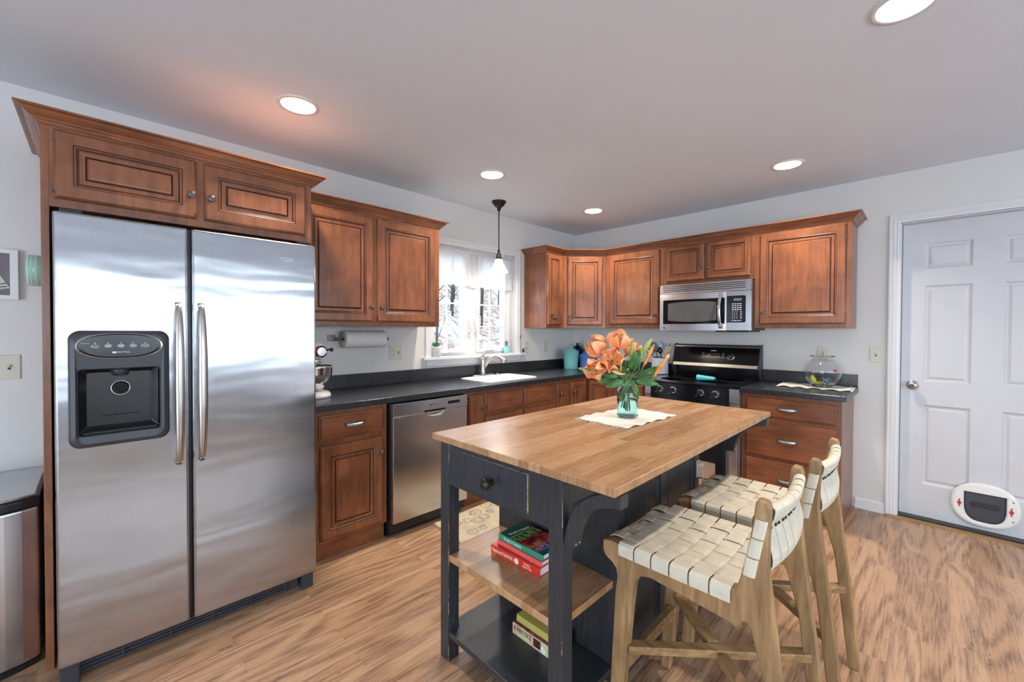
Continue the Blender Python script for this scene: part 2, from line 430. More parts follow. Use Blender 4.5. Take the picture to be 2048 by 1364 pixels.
# ------------------------------------------------------------ window over the sink
def window():
    fr = struct(build(MB().plate([-2.054, -1.99, -1.665, -1.475, -1.135, -1.026], [1.105, 1.15, 2.04, 2.10], lambda i, j: not (i in (1, 3) and j == 1), -.125, -.065, 'yz'), 'window_1', WHITEP, bevel=.003), 'white double casement window over the sink', 'window')
    mb = MB()
    for a, b in ((-2.02, -1.637), (-1.503, -1.103)):
        mb.plate([a, a+.035, b-.035, b], [1.13, 1.165, 2.02, 2.055], lambda i, j: not (i == 1 and j == 1), -.085, -.05, 'yz')
    build(mb, 'sash', WHITEP, fr, .002)
    for a, b in ((-1.99, -1.665), (-1.475, -1.135)):
        g = build(MB().box(-.078, a, 1.15, -.072, b, 2.04), 'window_pane', PANE, fr)
        m = MB(); c = (a+b)/2-.015
        m.box(-.071, c-.008, 1.15, -.062, c+.008, 2.04)
        for z in (1.375, 1.587, 1.80): m.box(-.071, a, z-.007, -.063, b, z+.007)
        build(m, 'glazing_bars', WHITEP, fr)
    m = MB(); m.box(-.06, -1.92, 1.135, -.035, -1.80, 1.15); m.tube([(-.035, -1.85, 1.145), (-.02, -1.80, 1.155), (-.02, -1.735, 1.165)], .005, 8); m.box(-.03, -1.745, 1.157, -.012, -1.715, 1.178)
    build(m, 'crank', WHITEP, fr, .002)
    m = MB(); m.box(-.06, -1.42, 1.135, -.035, -1.25, 1.15); m.tube([(-.035, -1.34, 1.145), (-.02, -1.33, 1.20), (-.02, -1.345, 1.235)], .005, 8)
    build(m, 'crank', WHITEP, fr, .002)
    m = MB()
    for y in (-1.60, -1.53):
        m.tube([(-.05, y, 1.30), (-.02, y, 1.33), (-.015, y, 1.37), (-.02, y, 1.41), (-.05, y, 1.44)], .007, 8)
    build(m, 'sash_lock', WHITEP, fr)
    # casing, stool and apron
    m = MB()
    prof = [(0, 0), (.062, 0), (.062, .016), (.052, .019), (.030, .013), (.012, .017), (0, .012)]
    m.loft([[(w, -2.054-o, 1.105) for o, w in prof], [(w, -2.054-o, 2.10+o) for o, w in prof], [(w, -1.026+o, 2.10+o) for o, w in prof], [(w, -1.026+o, 1.105) for o, w in prof]])
    struct(build(m, 'trim_1', WHITEP), 'white moulded casing around the sink window', 'trim')
    m = MB().box(-.065, -2.052, 1.083, .002, -1.028, 1.107).box(.0, -2.15, 1.083, .045, -.902, 1.107).box(0, -2.108, 1.03, .016, -.955, 1.083)
    struct(build(m, 'trim_2', WHITEP, bevel=.003), 'white window stool and apron under the sink window', 'trim')
window()
def sheer():
    m, nt, p = nodes('sheer_white_cloth'); nt.nodes.remove(p); o = nt.nodes['Material Output']
    d = N(nt, 'ShaderNodeBsdfDiffuse'); d.inputs[0].default_value = (.86, .87, .89, 1); t = N(nt, 'ShaderNodeBsdfTranslucent'); t.inputs[0].default_value = (.85, .88, .92, 1)
    tr = N(nt, 'ShaderNodeBsdfTransparent'); a = N(nt, 'ShaderNodeMixShader', inp={0: .45}); b = N(nt, 'ShaderNodeMixShader', inp={0: .12})
    L(nt, d.outputs[0], a.inputs[1]); L(nt, t.outputs[0], a.inputs[2]); L(nt, a.outputs[0], b.inputs[1]); L(nt, tr.outputs[0], b.inputs[2]); L(nt, b.outputs[0], o.inputs[0]); return m
SHEER = sheer()
def valance():
    t = thing('valance_curtain', 'sheer white gathered valance across the top of the sink window', 'curtain', (-.02, -1.54, 2.07))
    mb = MB(); n = 220; zs = [2.12, 2.105, 2.08, 2.062, 2.05, 2.0, 1.92, 1.83, 1.745]
    amp = [.008, .014, .010, .004, .004, .010, .016, .019, .021]; loops = []
    for z, a in zip(zs, amp):
        lp = []
        for k in range(n+1):
            y = -2.05+1.022*k/n
            w = sin(k*.37+1.1*sin(k*.045))+.45*sin(k*.83+2)
            lp.append((-.022+a*w*.8, y, z + (.006*sin(k*.7+.3*z*9) if z > 2.09 else 0) + (.006*sin(k*.16) if z < 1.75 else 0)))
        loops.append(lp)
    mb.loft(loops, 0, False, False, False, True)
    build(mb, 'valance_cloth', SHEER, t)
    build(MB().tube([(-.02, -2.052, 2.062), (-.02, -1.028, 2.062)], .006, 10), 'curtain_rod', WHITEP, t)
valance()
# big windows and glass door of the open room behind the camera
def far_glazing():
    m = MB().plate([-5.4, -5.34, -3.95, -3.87, -2.53, -2.45, -1.06, -1.0], [.88, .94, 1.89, 1.95], lambda i, j: not (i in (1, 3, 5) and j == 1), XE+.02, XE+.07, 'yz')
    struct(build(m, 'window_2', WHITEP), 'wide white window in the far east wall', 'window')
    m = MB().plate([1.9, 1.98, 3.36, 3.44, 4.82, 4.9], [.06, .14, 1.98, 2.06], lambda i, j: not (i in (1, 3) and j == 1), YS-.07, YS-.02, 'xz')
    struct(build(m, 'window_3', WHITEP), 'white glazed patio door in the south wall', 'window')
far_glazing()

# ------------------------------------------------------------ white panelled door with cat flap
def door():
    F = WY(.067)
    x0, x1, z0, z1 = 2.900, 3.733, .022, 2.112
    cols = [(3.014, 3.247), (3.386, 3.619)]; rows = [(.255, .822), (.986, 1.668), (1.786, 1.967)]
    us = [x0]+[v for c in cols for v in c]+[x1]; vs = [z0]+[v for r in rows for v in r]+[z1]
    mb = MB(F)
    mb.plate(us, vs, lambda i, j: not (i in (1, 3) and j in (1, 3, 5)), -.04, 0, 'xz')
    for a, b in cols:
        for c, d in rows:
            lo = [[(a+e, w, c+e), (b-e, w, c+e), (b-e, w, d-e), (a+e, w, d-e)] for e, w in ((0, 0), (.006, -.004), (.012, -.009), (.020, -.010), (.034, -.0045), (.040, -.004))]
            mb.loft(lo, 0, False, True)
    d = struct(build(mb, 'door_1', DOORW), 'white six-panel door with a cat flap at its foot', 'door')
    k = build(MB(F).lathe([(.033, 0), (.033, .006), (.026, .010), (.012, .014), (.011, .034), (.022, .040), (.029, .050), (.029, .058), (.022, .066), (.010, .069)], (2.962, 0, .957), 28, 0, True, 'y'), 'door_handle', NICKEL, d)
    k['label'] = 'round satin nickel knob'
    build(MB(F).lathe([(.011, .0692), (.011, .0702)], (2.962, 0, .957), 16, 0, True, 'y'), 'keyhole', BRONZE, k)
    build(MB(F).box(2.889, -.03, .93, 2.899, .001, .99), 'latch_plate', PEWTER, d)
    # cat flap
    cx, cz = 3.318, .187
    def egg(s, w, n=40):
        pts = []
        for i in range(n):
            t = 2*pi*i/n; c_, q = cos(t), sin(t)
            pts.append((cx+s*.156*math.copysign(abs(c_)**.85, c_), w, cz+s*.144*math.copysign(abs(q)**.85, q)))
        return pts
    def flapo(s, w, n=40):
        pts = []
        for i in range(n):
            t = 2*pi*i/n; c_, q = cos(t), sin(t)
            if q >= 0: m = max(abs(c_), q); x, z = .094*c_/m, .082*q/m*.95
            else: x, z = .094*math.copysign(abs(c_)**.6, c_), .112*math.copysign(abs(q)**.8, q)
            pts.append((cx+s*x, w, cz+s*z))
        return pts
    fr = build(MB(F).loft([egg(1, .0), egg(1.0, .010), egg(.96, .018), egg(.90, .021), flapo(1.06, .021), flapo(1.0, .015), flapo(1.0, .006)], 0, False, False, True, False), 'cat_flap', CERW, d)
    fr['label'] = 'white oval plastic cat flap frame'
    build(MB(F).loft([flapo(.99, .004), flapo(.99, .008), flapo(.93, .012)], 0), 'flap', simple('smoked_plastic', (.03, .032, .042), .25, coat=.2), fr)
    bar = rrect(cx-.066, cz-.020, cx+.066, cz+.018, .018, 4, .0115)
    build(MB(F).loft([bar, [(a, .0145, c) for a, b, c in bar]]), 'flap_badge', BLKP, fr)
    text('staywell', 'flap_lettering', DGREY, TM(F, cx, .0147, cz-.001), .026, fr)
    for a in (-1, 1):
        m = MB(F); m.lathe([(.010, .020), (.010, .027), (.006, .029)], (cx+a*.115, 0, cz-.004), 12, 0, True, 'y'); m.box(cx+a*.115-.003, .021, cz-.03, cx+a*.115+.003, .026, cz+.022)
        build(m, 'latch', RED, fr)
    m = MB(F)
    for a, c in ((.122, .06), (.122, -.065)): m.lathe([(.004, .021), (.004, .0225)], (cx+a, 0, cz+c), 10, 0, True, 'y')
    build(m, 'screw', BLKP, fr)
    # casing
    prof = [(0, 0), (.064, 0), (.064, .017), (.056, .019), (.050, .014), (.032, .016), (.026, .011), (.016, .013), (.010, .009), (0, .008)]
    m = MB(); xa, xb, zt = 2.892, 3.741, 2.122
    m.loft([[(xa-o, -w, 0) for o, w in prof], [(xa-o, -w, zt+o) for o, w in prof], [(xb+o, -w, zt+o) for o, w in prof], [(xb+o, -w, 0) for o, w in prof]])
    struct(build(m, 'trim_3', WHITEP), 'white fluted casing around the white door', 'trim')
    m = MB().box(2.888, 0, 0, 2.897, .12, 2.12).box(3.736, 0, 0, 3.745, .12, 2.12).box(2.888, 0, 2.113, 3.745, .12, 2.122).box(2.888, .11, .0, 3.745, .13, 2.12)
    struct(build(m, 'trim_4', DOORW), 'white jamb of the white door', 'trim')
    struct(build(MB().box(2.889, .002, 0, 3.744, .108, .021), 'trim_5', BRONZE), 'dark metal threshold under the white door', 'threshold')
    struct(build(MB().prism([(2.83, 0), (3.80, 0), (3.80, .008), (3.79, .012), (2.84, .012), (2.83, .008)], 'y', -.035, .001), 'trim_6', OAKH), 'pale wood strip along the door threshold', 'threshold')
door()

# ------------------------------------------------------------ cabinet parts
def knob(F, u, z, w, parent, mat=None):
    k = build(MB(F).lathe([(.009, 0), (.007, .003), (.0055, .010), (.008, .014), (.0145, .017), (.0165, .021), (.0155, .0255), (.011, .028), (.0095, .0265), (.007, .0285), (.003, .030)], (u, w, z), 20, 0, True, 'y'), 'knob', mat or PEWTER, parent)
    return k
def cup_pull(F, u, z, w, parent):
    m = MB(F); loops = []
    for i in range(13):
        t = i/12; x = (t-.5)*.118; k = sqrt(max(0, 1-(2*t-1)**2))
        dep = .006+.020*k; h = .004+.017*k; top = z+.012
        lp = []
        for j in range(7):
            a = pi/2*j/6; lp.append((u+x, w+dep*sin(a), top-h*(1-cos(a))-.0))
        lp += [(p[0], p[1]-.0025 if p[1]-.0025 > w else w, p[2]-.002) for p in lp[::-1]]
        loops.append(lp)
    m.loft(loops, 0, True, True, True, True)
    m.box(u-.062, w, z+.008, u+.062, w+.003, z+.016); m.box(u-.062, w, z-.008, u-.052, w+.003, z+.012); m.box(u+.052, w, z-.008, u+.062, w+.003, z+.012)
    return build(m, 'cup_pull', simple('old_nickel', (.30, .30, .31), .3, .9, .2, nscale=90) if 'old_nickel' not in bpy.data.materials else bpy.data.materials['old_nickel'], parent)
DOOR_RG = [(.0, .004, 1), (.003, .012, 0), (.009, .018, 0), (.011, .0195, 0), (.052, .0195, 0), (.0545, .0170, 1), (.058, .0185, 0), (.062, .015, 0), (.0640, .012, 1), (.068, .0115, 1), (.070, .010, 0), (.086, .010, 0), (.0880, .0075, 1), (.0910, .0100, 1), (.095, .0165, 0), (.098, .017, 0)]
def panel_door(F, u0, z0, u1, z1, w, parent, knob_at=None, hinge=None, k=1.0):
    g = MB(F @ Matrix.Translation((0, w, 0)))
    g.rings(u0, z0, u1, z1, [(d*k if d > .012 else d, h, m) for d, h, m in DOOR_RG])
    d = build(g, 'door', [WV, GLAZE], parent)
    if knob_at: knob(F, knob_at[0], knob_at[1], w+.0195, d)
    if hinge:
        for z in (z0+(z1-z0)*.13, z1-(z1-z0)*.13):
            build(MB(F).box(hinge-.004, w+.004, z-.010, hinge+.004, w+.012, z+.010), 'hinge', PEWTER, d)
    return d
def slab_front(F, u0, z0, u1, z1, w, parent, pull=None, knob_at=None, name='drawer', mat=None):
    g = MB(F @ Matrix.Translation((0, w, 0)))
    g.rings(u0, z0, u1, z1, [(.0, .006, 1), (.003, .010, 0), (.009, .013, 0), (.0105, .0135, 1), (.012, .0195, 0), (.014, .0195, 0)])
    d = build(g, name, [mat or WH, GLAZE], parent)
    if pull: cup_pull(F, pull[0], pull[1], w+.0195, d)
    if knob_at: knob(F, knob_at[0], knob_at[1], w+.0195, d)
    return d
def crown_prof(z0=2.128, out=.058, h=.056):
    P = [(0, 0), (.10, .0), (.16, .10), (.20, .22), (.30, .26), (.34, .36), (.52, .50), (.66, .66), (.74, .82), (.92, .84), (1, .88), (1, 1), (0, 1)]
    return [(a*out, z0+b*h) for a, b in P]
def carcass(F, u0, z0, u1, z1, depth, parent, openings, name='body'):
    # face frame and box
    mb = MB(F); mb.box(u0, -depth, z0, u1, -.018, z1, 0)
    mb.box(u0, -.018, z0, u1, 0, z1, 0)
    return build(mb, name, [WV, GLAZE], parent, bevel=.0015)
FW, FN = WX(.308), WY(-.308)       # wall cabinet faces on the window wall / the stove wall
# refrigerator surround
def fridge_surround():
    t = thing('refrigerator_cabinet', 'tall cherry wood surround with two raised-panel doors over the refrigerator', 'cabinet', (.3, -3.74, 0))
    F = WX(.622)
    build(MB().box(.012, -4.236, 0, .622, -4.213, 2.135), 'side_panel', WV, t, .0015)
    build(MB().box(.012, -3.270, 0, .622, -3.247, 2.135), 'side_panel', WV, t, .0015)
    m = MB(F); m.box(-4.213, -.61, 1.818, -3.27, -.02, 2.135); m.box(-4.213, -.02, 1.818, -3.27, 0, 2.135)
    build(m, 'body', WV, t)
    panel_door(F, -4.200, 1.850, -3.754, 2.119, 0, t, (-3.777, 1.954), -4.200)
    panel_door(F, -3.727, 1.850, -3.280, 2.117, 0, t, (-3.702, 1.952), -3.280)
    build(MB().sweep([(.012, -4.236), (.622, -4.236), (.622, -3.247), (.380, -3.247)], crown_prof(2.128, .062, .052)), 'crown_molding', WH, t)
fridge_surround()
def wall_cab(name, label, F, u0, u1, z0, doors, group='cherry wall cabinets'):
    z1 = 2.133; c = F @ Vector(((u0+u1)/2, -.15, z0))
    t = thing('wall_cabinet', label, 'cabinet', c, group)
    carcass(F, u0, z0, u1, z1, .300, t, None)
    for a, b, c0, c1, kn, hg in doors: panel_door(F, a, c0, b, c1, 0, t, kn, hg, 1 if b-a > .3 and c1-c0 > .4 else .72)
    return t
t = wall_cab('', 'two-door cherry wall cabinet between the refrigerator and the sink window', FW, -3.236, -2.184, 1.365,
    [(-3.19, -2.736, 1.395, 2.112, (-2.757, 1.495), None), (-2.706, -2.226, 1.395, 2.112, (-2.680, 1.495), -2.226)])
build(MB().sweep([(.308, -3.236), (.308, -2.184), (.01, -2.184)], crown_prof()), 'crown_molding', WH, t)
wall_cab('', 'narrow cherry wall cabinet beside the right edge of the sink window', FW, -.898, -.612, 1.365, [(-.889, -.668, 1.397, 2.108, (-.846, 1.493), None)])
# diagonal corner cabinet
DC = FR(.308, -.612, 0, 1, (.612-.308)/(.625-.308)); dlen = sqrt((.625-.308)**2+(.612-.308)**2)
t = thing('corner_cabinet', 'diagonal cherry wall cabinet in the corner above the canisters', 'cabinet', (.2, -.2, 1.365), 'cherry wall cabinets')
build(MB().prism([(.010, -.606), (.304, -.606), (.308, -.611), (.624, -.308), (.620, -.303), (.620, -.010), (.010, -.010)], 'z', 1.365, 2.133), 'body', WV, t)
panel_door(DC, .036, 1.395, dlen-.036, 2.112, .001, t, (.064, 1.493), dlen-.036, .9)
wall_cab('', 'single-door cherry wall cabinet left of the microwave, above the flowers', FN, .625, 1.262, 1.365, [(.676, 1.222, 1.402, 2.113, (1.190, 1.492), None)])
wall_cab('', 'short two-door cherry wall cabinet above the microwave', FN, 1.262, 2.033, 1.765, [(1.289, 1.634, 1.793, 2.115, (1.602, 1.893), 1.291), (1.653, 2.001, 1.793, 2.115, (1.677, 1.895), 1.999)])
wall_cab('', 'large single-door cherry wall cabinet right of the microwave', FN, 2.033, 2.648, 1.365, [(2.068, 2.618, 1.395, 2.112, (2.087, 1.494), 2.616)])
tag(build(MB().sweep([(.010, -.898), (.308, -.898), (.308, -.612), (.625, -.308), (2.648, -.308), (2.648, -.010)], crown_prof()), 'crown_molding', WH, at=(1.3, -.31, 2.128)), 'cherry crown molding running round the corner above the right-hand wall cabinets', 'molding')

# ------------------------------------------------------------ base cabinets
BF, BN = WX(.600), WY(-.600)
def base_body(F, u0, u1, parent, ztop=.876, low=None):
    m = MB(F); m.box(u0, -.59, .112, u1, -.018, low or ztop)
    if low: m.box(u0, -.59, low, u0+.018, -.018, ztop); m.box(u1-.018, -.59, low, u1, -.018, ztop)
    m.box(u0, -.018, .112, u1, 0, ztop)
    build(m, 'body', WV, parent, .0015)
    build(MB(F).box(u0, -.59, 0, u1, -.038, .112), 'plinth', WH, parent, .001)
def base_cab(label, F, u0, u1, name='base_cabinet', low=None):
    t = thing(name, label, 'cabinet', F @ Vector(((u0+u1)/2, -.3, 0)), 'cherry base cabinets'); base_body(F, u0, u1, t, low=low); return t
t = base_cab('cherry base cabinet with one drawer and door, between refrigerator and dishwasher', BF, -3.236, -2.786)
slab_front(BF, -3.206, .703, -2.815, .848, 0, t, (-3.003, .778))
panel_door(BF, -3.203, .130, -2.815, .672, 0, t, (-2.835, .575), -3.200)
t = base_cab('cherry sink base cabinet with false drawer fronts, right of the dishwasher', BF, -2.160, -.897, low=.72)
slab_front(BF, -2.130, .130, -1.984, .848, 0, t, None, (-2.003, .743), 'narrow_door', WV)
slab_front(BF, -1.960, .705, -1.549, .848, 0, t, None, None, 'false_front')
slab_front(BF, -1.519, .705, -1.112, .848, 0, t, None, None, 'false_front')
panel_door(BF, -1.960, .130, -1.549, .675, 0, t, (-1.580, .60)); panel_door(BF, -1.519, .130, -1.112, .675, 0, t, (-1.488, .60))
slab_front(BF, -1.086, .130, -.915, .848, 0, t, None, (-1.050, .745), 'narrow_door', WV)
t = thing('corner_base_cabinet', 'cherry corner base cabinet with two raised-panel doors below the canisters', 'cabinet', (.4, -.4, 0), 'cherry base cabinets')
m = MB().prism([(.01, -.895), (.600, -.895), (.600, -.600), (.932, -.600), (.932, -.01), (.01, -.01)], 'z', .112, .876); build(m, 'body', WV, t)
m = MB().prism([(.01, -.895), (.562, -.895), (.562, -.562), (.932, -.562), (.932, -.01), (.01, -.01)], 'z', 0, .112); build(m, 'plinth', WH, t)
panel_door(BF, -.878, .130, -.632, .848, 0, t, (-.842, .745), None, .72)
panel_door(BN, .634, .130, .899, .848, 0, t, None, .899, .72)
t = base_cab('narrow cherry base cabinet with a drawer, left of the range', BN, .936, 1.256)
slab_front(BN, .975, .703, 1.222, .848, 0, t, (1.098, .778)); panel_door(BN, .975, .130, 1.222, .675, 0, t, (1.19, .58), None, .8)
t = base_cab('cherry three-drawer base cabinet between the range and the door', BN, 2.030, 2.640, 'drawer_cabinet')
slab_front(BN, 2.062, .708, 2.614, .846, 0, t, (2.336, .777)); slab_front(BN, 2.062, .414, 2.614, .680, 0, t, (2.336, .548)); slab_front(BN, 2.062, .128, 2.614, .394, 0, t, (2.336, .262))
# worktops
t = thing('worktop', 'L-shaped black laminate worktop around the sink corner', 'worktop', (.3, -1.6, .877))
xs = [.002, .140, .515, .640, 1.258]; ys_ = [-3.240, -1.838, -1.262, -.640, -.002]
build(MB().plate(xs, ys_, lambda i, j: not (i == 1 and j == 1) and (i < 3 or j == 3), .8775, .915, 'xy'), 'top', COUNTER, t, .004, seg=3)
m = MB().plate([.002, .022, 1.258], [-3.240, -.022, -.002], lambda i, j: not (i == 1 and j == 0), .9152, 1.012, 'xy')
build(m, 'backsplash', COUNTER, t, .002)
build(MB(FR(.640, -.640, 0, 1, 1)).box(-.012, -.004, .879, .012, .0075, .9135), 'corner_joint_strip', NICKEL, t)
t = thing('worktop', 'short black laminate worktop under the fish bowl, right of the range', 'worktop', (2.3, -.3, .877))
build(MB().box(2.028, -.640, .8775, 2.668, -.002, .915), 'top', COUNTER, t, .004, seg=3)
build(MB().box(2.028, -.022, .9152, 2.664, -.002, 1.012), 'backsplash', COUNTER, t, .002)
# sink
def sink():
    t = thing('sink', 'white single-bowl sink with rounded corners set in the black worktop', 'sink', (.33, -1.55, .75))
    R = lambda x0, y0, x1, y1, r, z: [(a, c, z) for a, b, c in rrect(x0, y0, x1, y1, r, 6)]
    build(MB().loft([R(.126, -1.852, .529, -1.248, .05, .9155), R(.126, -1.852, .529, -1.248, .05, .9195), R(.134, -1.844, .521, -1.256, .05, .922), R(.150, -1.828, .505, -1.272, .05, .918), R(.158, -1.815, .497, -1.285, .05, .86), R(.175, -1.80, .48, -1.30, .06, .745), R(.24, -1.72, .42, -1.38, .06, .735)], 0, False, True, True, False), 'basin', CERW, t, smooth=True)
    build(MB().lathe([(.045, .736), (.045, .739), (.030, .737)], (.33, -1.55, 0), 20), 'drain', CHROME, t)
sink()
def faucet():
    t = thing('faucet', 'brushed nickel single-lever kitchen faucet behind the sink', 'faucet', (.075, -1.53, .915))
    m = MB(); P = rrect(.045, -1.655, .105, -1.395, .028, 6)
    m.loft([[(a, c, .9155) for a, b, c in P], [(a, c, .923) for a, b, c in P], [(.075+(a-.075)*.9, -1.525+(c+1.525)*.97, .927) for a, b, c in P]])
    build(m, 'base_plate', NICKEL, t)
    m = MB().lathe([(.030, .9272), (.027, .935), (.025, .99), (.027, 1.05), (.026, 1.075), (.018, 1.085)], (.075, -1.53, 0), 24)
    build(m, 'body', NICKEL, t)
    m = MB().tube([(.082, -1.526, .975), (.105, -1.51, 1.035), (.14, -1.49, 1.075), (.185, -1.465, 1.095), (.225, -1.445, 1.088), (.255, -1.43, 1.06), (.265, -1.425, 1.045)], [.019, .018, .0165, .016, .018, .022, .021], 16)
    build(m, 'spout', NICKEL, t)
    m = MB().tube([(.075, -1.53, 1.075), (.078, -1.53, 1.105), (.092, -1.52, 1.135), (.12, -1.505, 1.152), (.165, -1.478, 1.155)], [.017, .013, .010, .010, .008], 12)
    build(m, 'lever', NICKEL, t)
    tag(build(MB().lathe([(.016, .9155), (.016, .922), (.008, .925)], (.075, -1.345, 0), 16), 'sink_hole_cover', NICKEL, at=(.075, -1.345, .915)), 'small round nickel cap beside the faucet', 'cap')
faucet()

# ------------------------------------------------------------ refrigerator
def refrigerator():
    t = thing('refrigerator', 'stainless side-by-side refrigerator with a black dispenser in its left door', 'refrigerator', (.4, -3.745, 0))
    F = WX(.812)
    build(MB().box(.06, -4.195, .05, .735, -3.293, 1.752), 'body', DGREY, t, .004)
    for y in (-4.15, -3.34): build(MB().box(.705, y-.03, 1.753, .80, y+.03, 1.785), 'hinge_cover', BLKP, t, .006)
    build(MB().box(.55, -4.19, 1.753, .70, -3.30, 1.772), 'top_cover', BLKP, t, .006)
    # left door with a hole for the dispenser cavity
    m = MB(F); hu0, hu1, hz0, hz1 = -4.136, -3.907, .942, 1.192
    m.plate([-4.197, hu0, hu1, -3.812], [.088, hz0, hz1, 1.768], lambda i, j: not (i == 1 and j == 1), -.068, 0, 'xz')
    dl = build(m, 'freezer_door', FRIDGE, t, .009, seg=3)
    dr = build(MB(F).box(-3.798, -.068, .088, -3.291, 0, 1.768), 'door', FRIDGE, t, .009, seg=3)
    build(MB(F).box(-3.811, -.06, .09, -3.799, -.030, 1.765), 'door_gasket', BLKP, t)
    for d, u in ((dl, -3.846), (dr, -3.769)):
        pts = []; n = 24
        for i in range(n+1):
            s = i/n; z = .775+(1.452-.775)*s; w = .018+.042*min(1, sin(pi*s)**.5*1.08)
            pts.append((u, w, z))
        h = MB(F); loops = []
        for i, p in enumerate(pts):
            e = min(1, .35+.65*sin(pi*max(.02, min(.98, i/n)))**.35)
            loops.append([(p[0]+.0165*e*cos(a), p[1]+.010*sin(a)-.004, p[2]) for a in [2*pi*k/16 for k in range(16)]])
        h.loft(loops, 0, True, True, True, True)
        h.box(u-.009, -.001, .785, u+.009, .030, .81); h.box(u-.009, -.001, 1.42, u+.009, .030, 1.445)
        build(h, 'handle', NICKEL, d)
    # dispenser: bezel ring, cavity, control panel
    def outer(g, w):
        P = []
        for a, b, c in rrect(-4.162+g, .900+g, -3.876-g, 1.330-g, .030, 8):
            s = (a+4.019)/.143
            c += (.010 if c > 1.15 else -.012)*(1-s*s)
            P.append((a, w, c))
        return P
    def inner(g, w):
        P = []
        for a, b, c in rrect(hu0+g, hz0+g, hu1-g, hz1-g-.006, .008, 8):
            s = (a+4.0215)/.1145
            if c > 1.1: c += .008*(1-s*s)
            P.append((a, w, c))
        return P
    m = MB(F); m.loft([outer(0, .0005), outer(0, .012), outer(.006, .021), outer(.018, .026), inner(-.004, .022), inner(0, .017), inner(0, -.045), inner(.02, -.062)], 0, False, True, True, False, [0]*5+[1, 1])
    dz = build(m, 'dispenser', [DGREY, BLKP], dl, smooth=False); dz['label'] = 'black plastic ice and water dispenser'
    def oval(s, w, n=48):
        P = []
        for i in range(n):
            a = 2*pi*i/n; P.append((-4.021+s*.119*math.copysign(abs(cos(a))**.8, cos(a)), w, 1.276+s*.047*math.copysign(abs(sin(a))**.95, sin(a))))
        return P
    m = MB(F); m.loft([oval(1.03, .022), oval(1.03, .0280), oval(1.0, .0285)], 0, False, False); build(m, 'panel_rim', CHROME, dz)
    build(MB(F).loft([oval(1.0, .022), oval(1.0, .0283), oval(.9, .0287)], 0), 'control_panel', GLOSSB, dz)
    for u, mt in ((-4.091, None), (-4.056, 1), (-4.021, 1), (-3.986, 1), (-3.951, None)):
        P = [(u+.0105*cos(2*pi*i/20), .0285, 1.276+.0070*sin(2*pi*i/20)) for i in range(20)]
        m = MB(F)
        if mt: m.loft([P, [(a, .0302, c) for a, b, c in P]]); build(m, 'button', simple('grey_button', (.33, .35, .39), .4) if 'grey_button' not in bpy.data.materials else bpy.data.materials['grey_button'], dz)
        else:
            Q = [(u+.0092*cos(2*pi*i/20), .0292, 1.276+.0058*sin(2*pi*i/20)) for i in range(20)]
            m.loft([P, [(a, .0294, c) for a, b, c in P], Q], 0, False, False); build(m, 'button', CHROME, dz)
    for u, w1, w2 in ((-4.091, 'ICE', 'CRUSHED'), (-3.951, 'HOLD', '3 SEC')):
        text(w1, 'panel_lettering', PAPER, TM(F, u, .0292, 1.2785), .0048, dz); text(w2, 'panel_lettering', PAPER, TM(F, u, .0292, 1.2730), .0036, dz)
    text('WATER FILTER', 'panel_lettering', PAPER, TM(F, -4.118, .0292, 1.286), .0034, dz); text('AUTOMATIC', 'panel_lettering', RED, TM(F, -4.075, .0292, 1.265), .0044, dz)
    text('MAYTAG', 'brand_lettering', PAPER, TM(F, -4.014, .0292, 1.251), .0088, dz)
    b = rrect(-4.045, 1.2475, -4.034, 1.2545, .001, 3, .0287); build(MB(F).loft([b, [(a, .0297, c) for a, _, c in b]]), 'brand_mark', PAPER, dz)
    AMB = (simple('amber_light', (.9, .8, .3), .4, emit=(1, .8, .3), es=.6))
    for u in (-4.091, -4.056, -4.021, -3.986, -3.951): build(MB(F).box(u-.0015, .0287, 1.2865, u+.0015, .0295, 1.288), 'indicator', AMB, dz)
    # cavity fittings
    m = MB(F); m.lathe([(.024, -.058), (.024, -.036), (.020, -.032)], (-4.021, 0, 1.108), 28, 0, True, 'y'); build(m, 'paddle', GLOSSB, dz)
    m = MB(F); m.lathe([(.029, -.060), (.029, -.034), (.0265, -.034), (.0265, -.058)], (-4.021, 0, 1.108), 28, 0, True, 'y', None, False, False); build(m, 'paddle_ring', CHROME, dz)
    m = MB(F); P = [(-4.020+.105*cos(pi*i/20), .012-.062*sin(pi*i/20)) for i in range(21)]
    m.loft([[(a, b, .9425) for a, b in P], [(a, b, .952) for a, b in P]]); build(m, 'drip_tray', BLKP, dz, .002)
    m = MB(F); m.lathe([(.022, 1.158), (.028, 1.176), (.028, 1.186)], (-4.021, -.03, 0), 20); build(m, 'spout', DGREY, dz)
    m = MB(F); m.tube([(-4.075+.108*i/20, -.048-.004*sin(pi*i/20), 1.0) for i in range(21)], .0015, 6); build(m, 'back_rib', BLKP, dz)
    # badge
    P = []
    for i in range(40):
        a = 2*pi*i/40; x = cos(a); P.append((-3.430+.036*x, .001, 1.684+.0075*sin(a)*(1 if abs(x) < .6 else .45)))
    bd = build(MB(F).loft([P, [(a, .004, c) for a, b, c in P]]), 'badge', CHROME, dr)
    text('MAYTAG', 'badge_lettering', BLKP, TM(F, -3.430, .0042, 1.684), .0085, bd)
    # foot grille
    m = MB(F); m.box(-4.19, -.10, .012, -3.36, -.066, .082)
    for i in range(4): m.box(-4.17, -.066, .020+.014*i, -3.42, -.058, .028+.014*i)
    for i in range(6): m.box(-4.172+.149*i, -.066, .016, -4.166+.149*i, -.054, .078)
    build(m, 'foot_grille', DGREY, t)
    for a in (-3.352, -4.195): build(MB(F).box(a, -.12, .0, a+.055, -.030, .086), 'foot', DGREY, t, .006)
refrigerator()
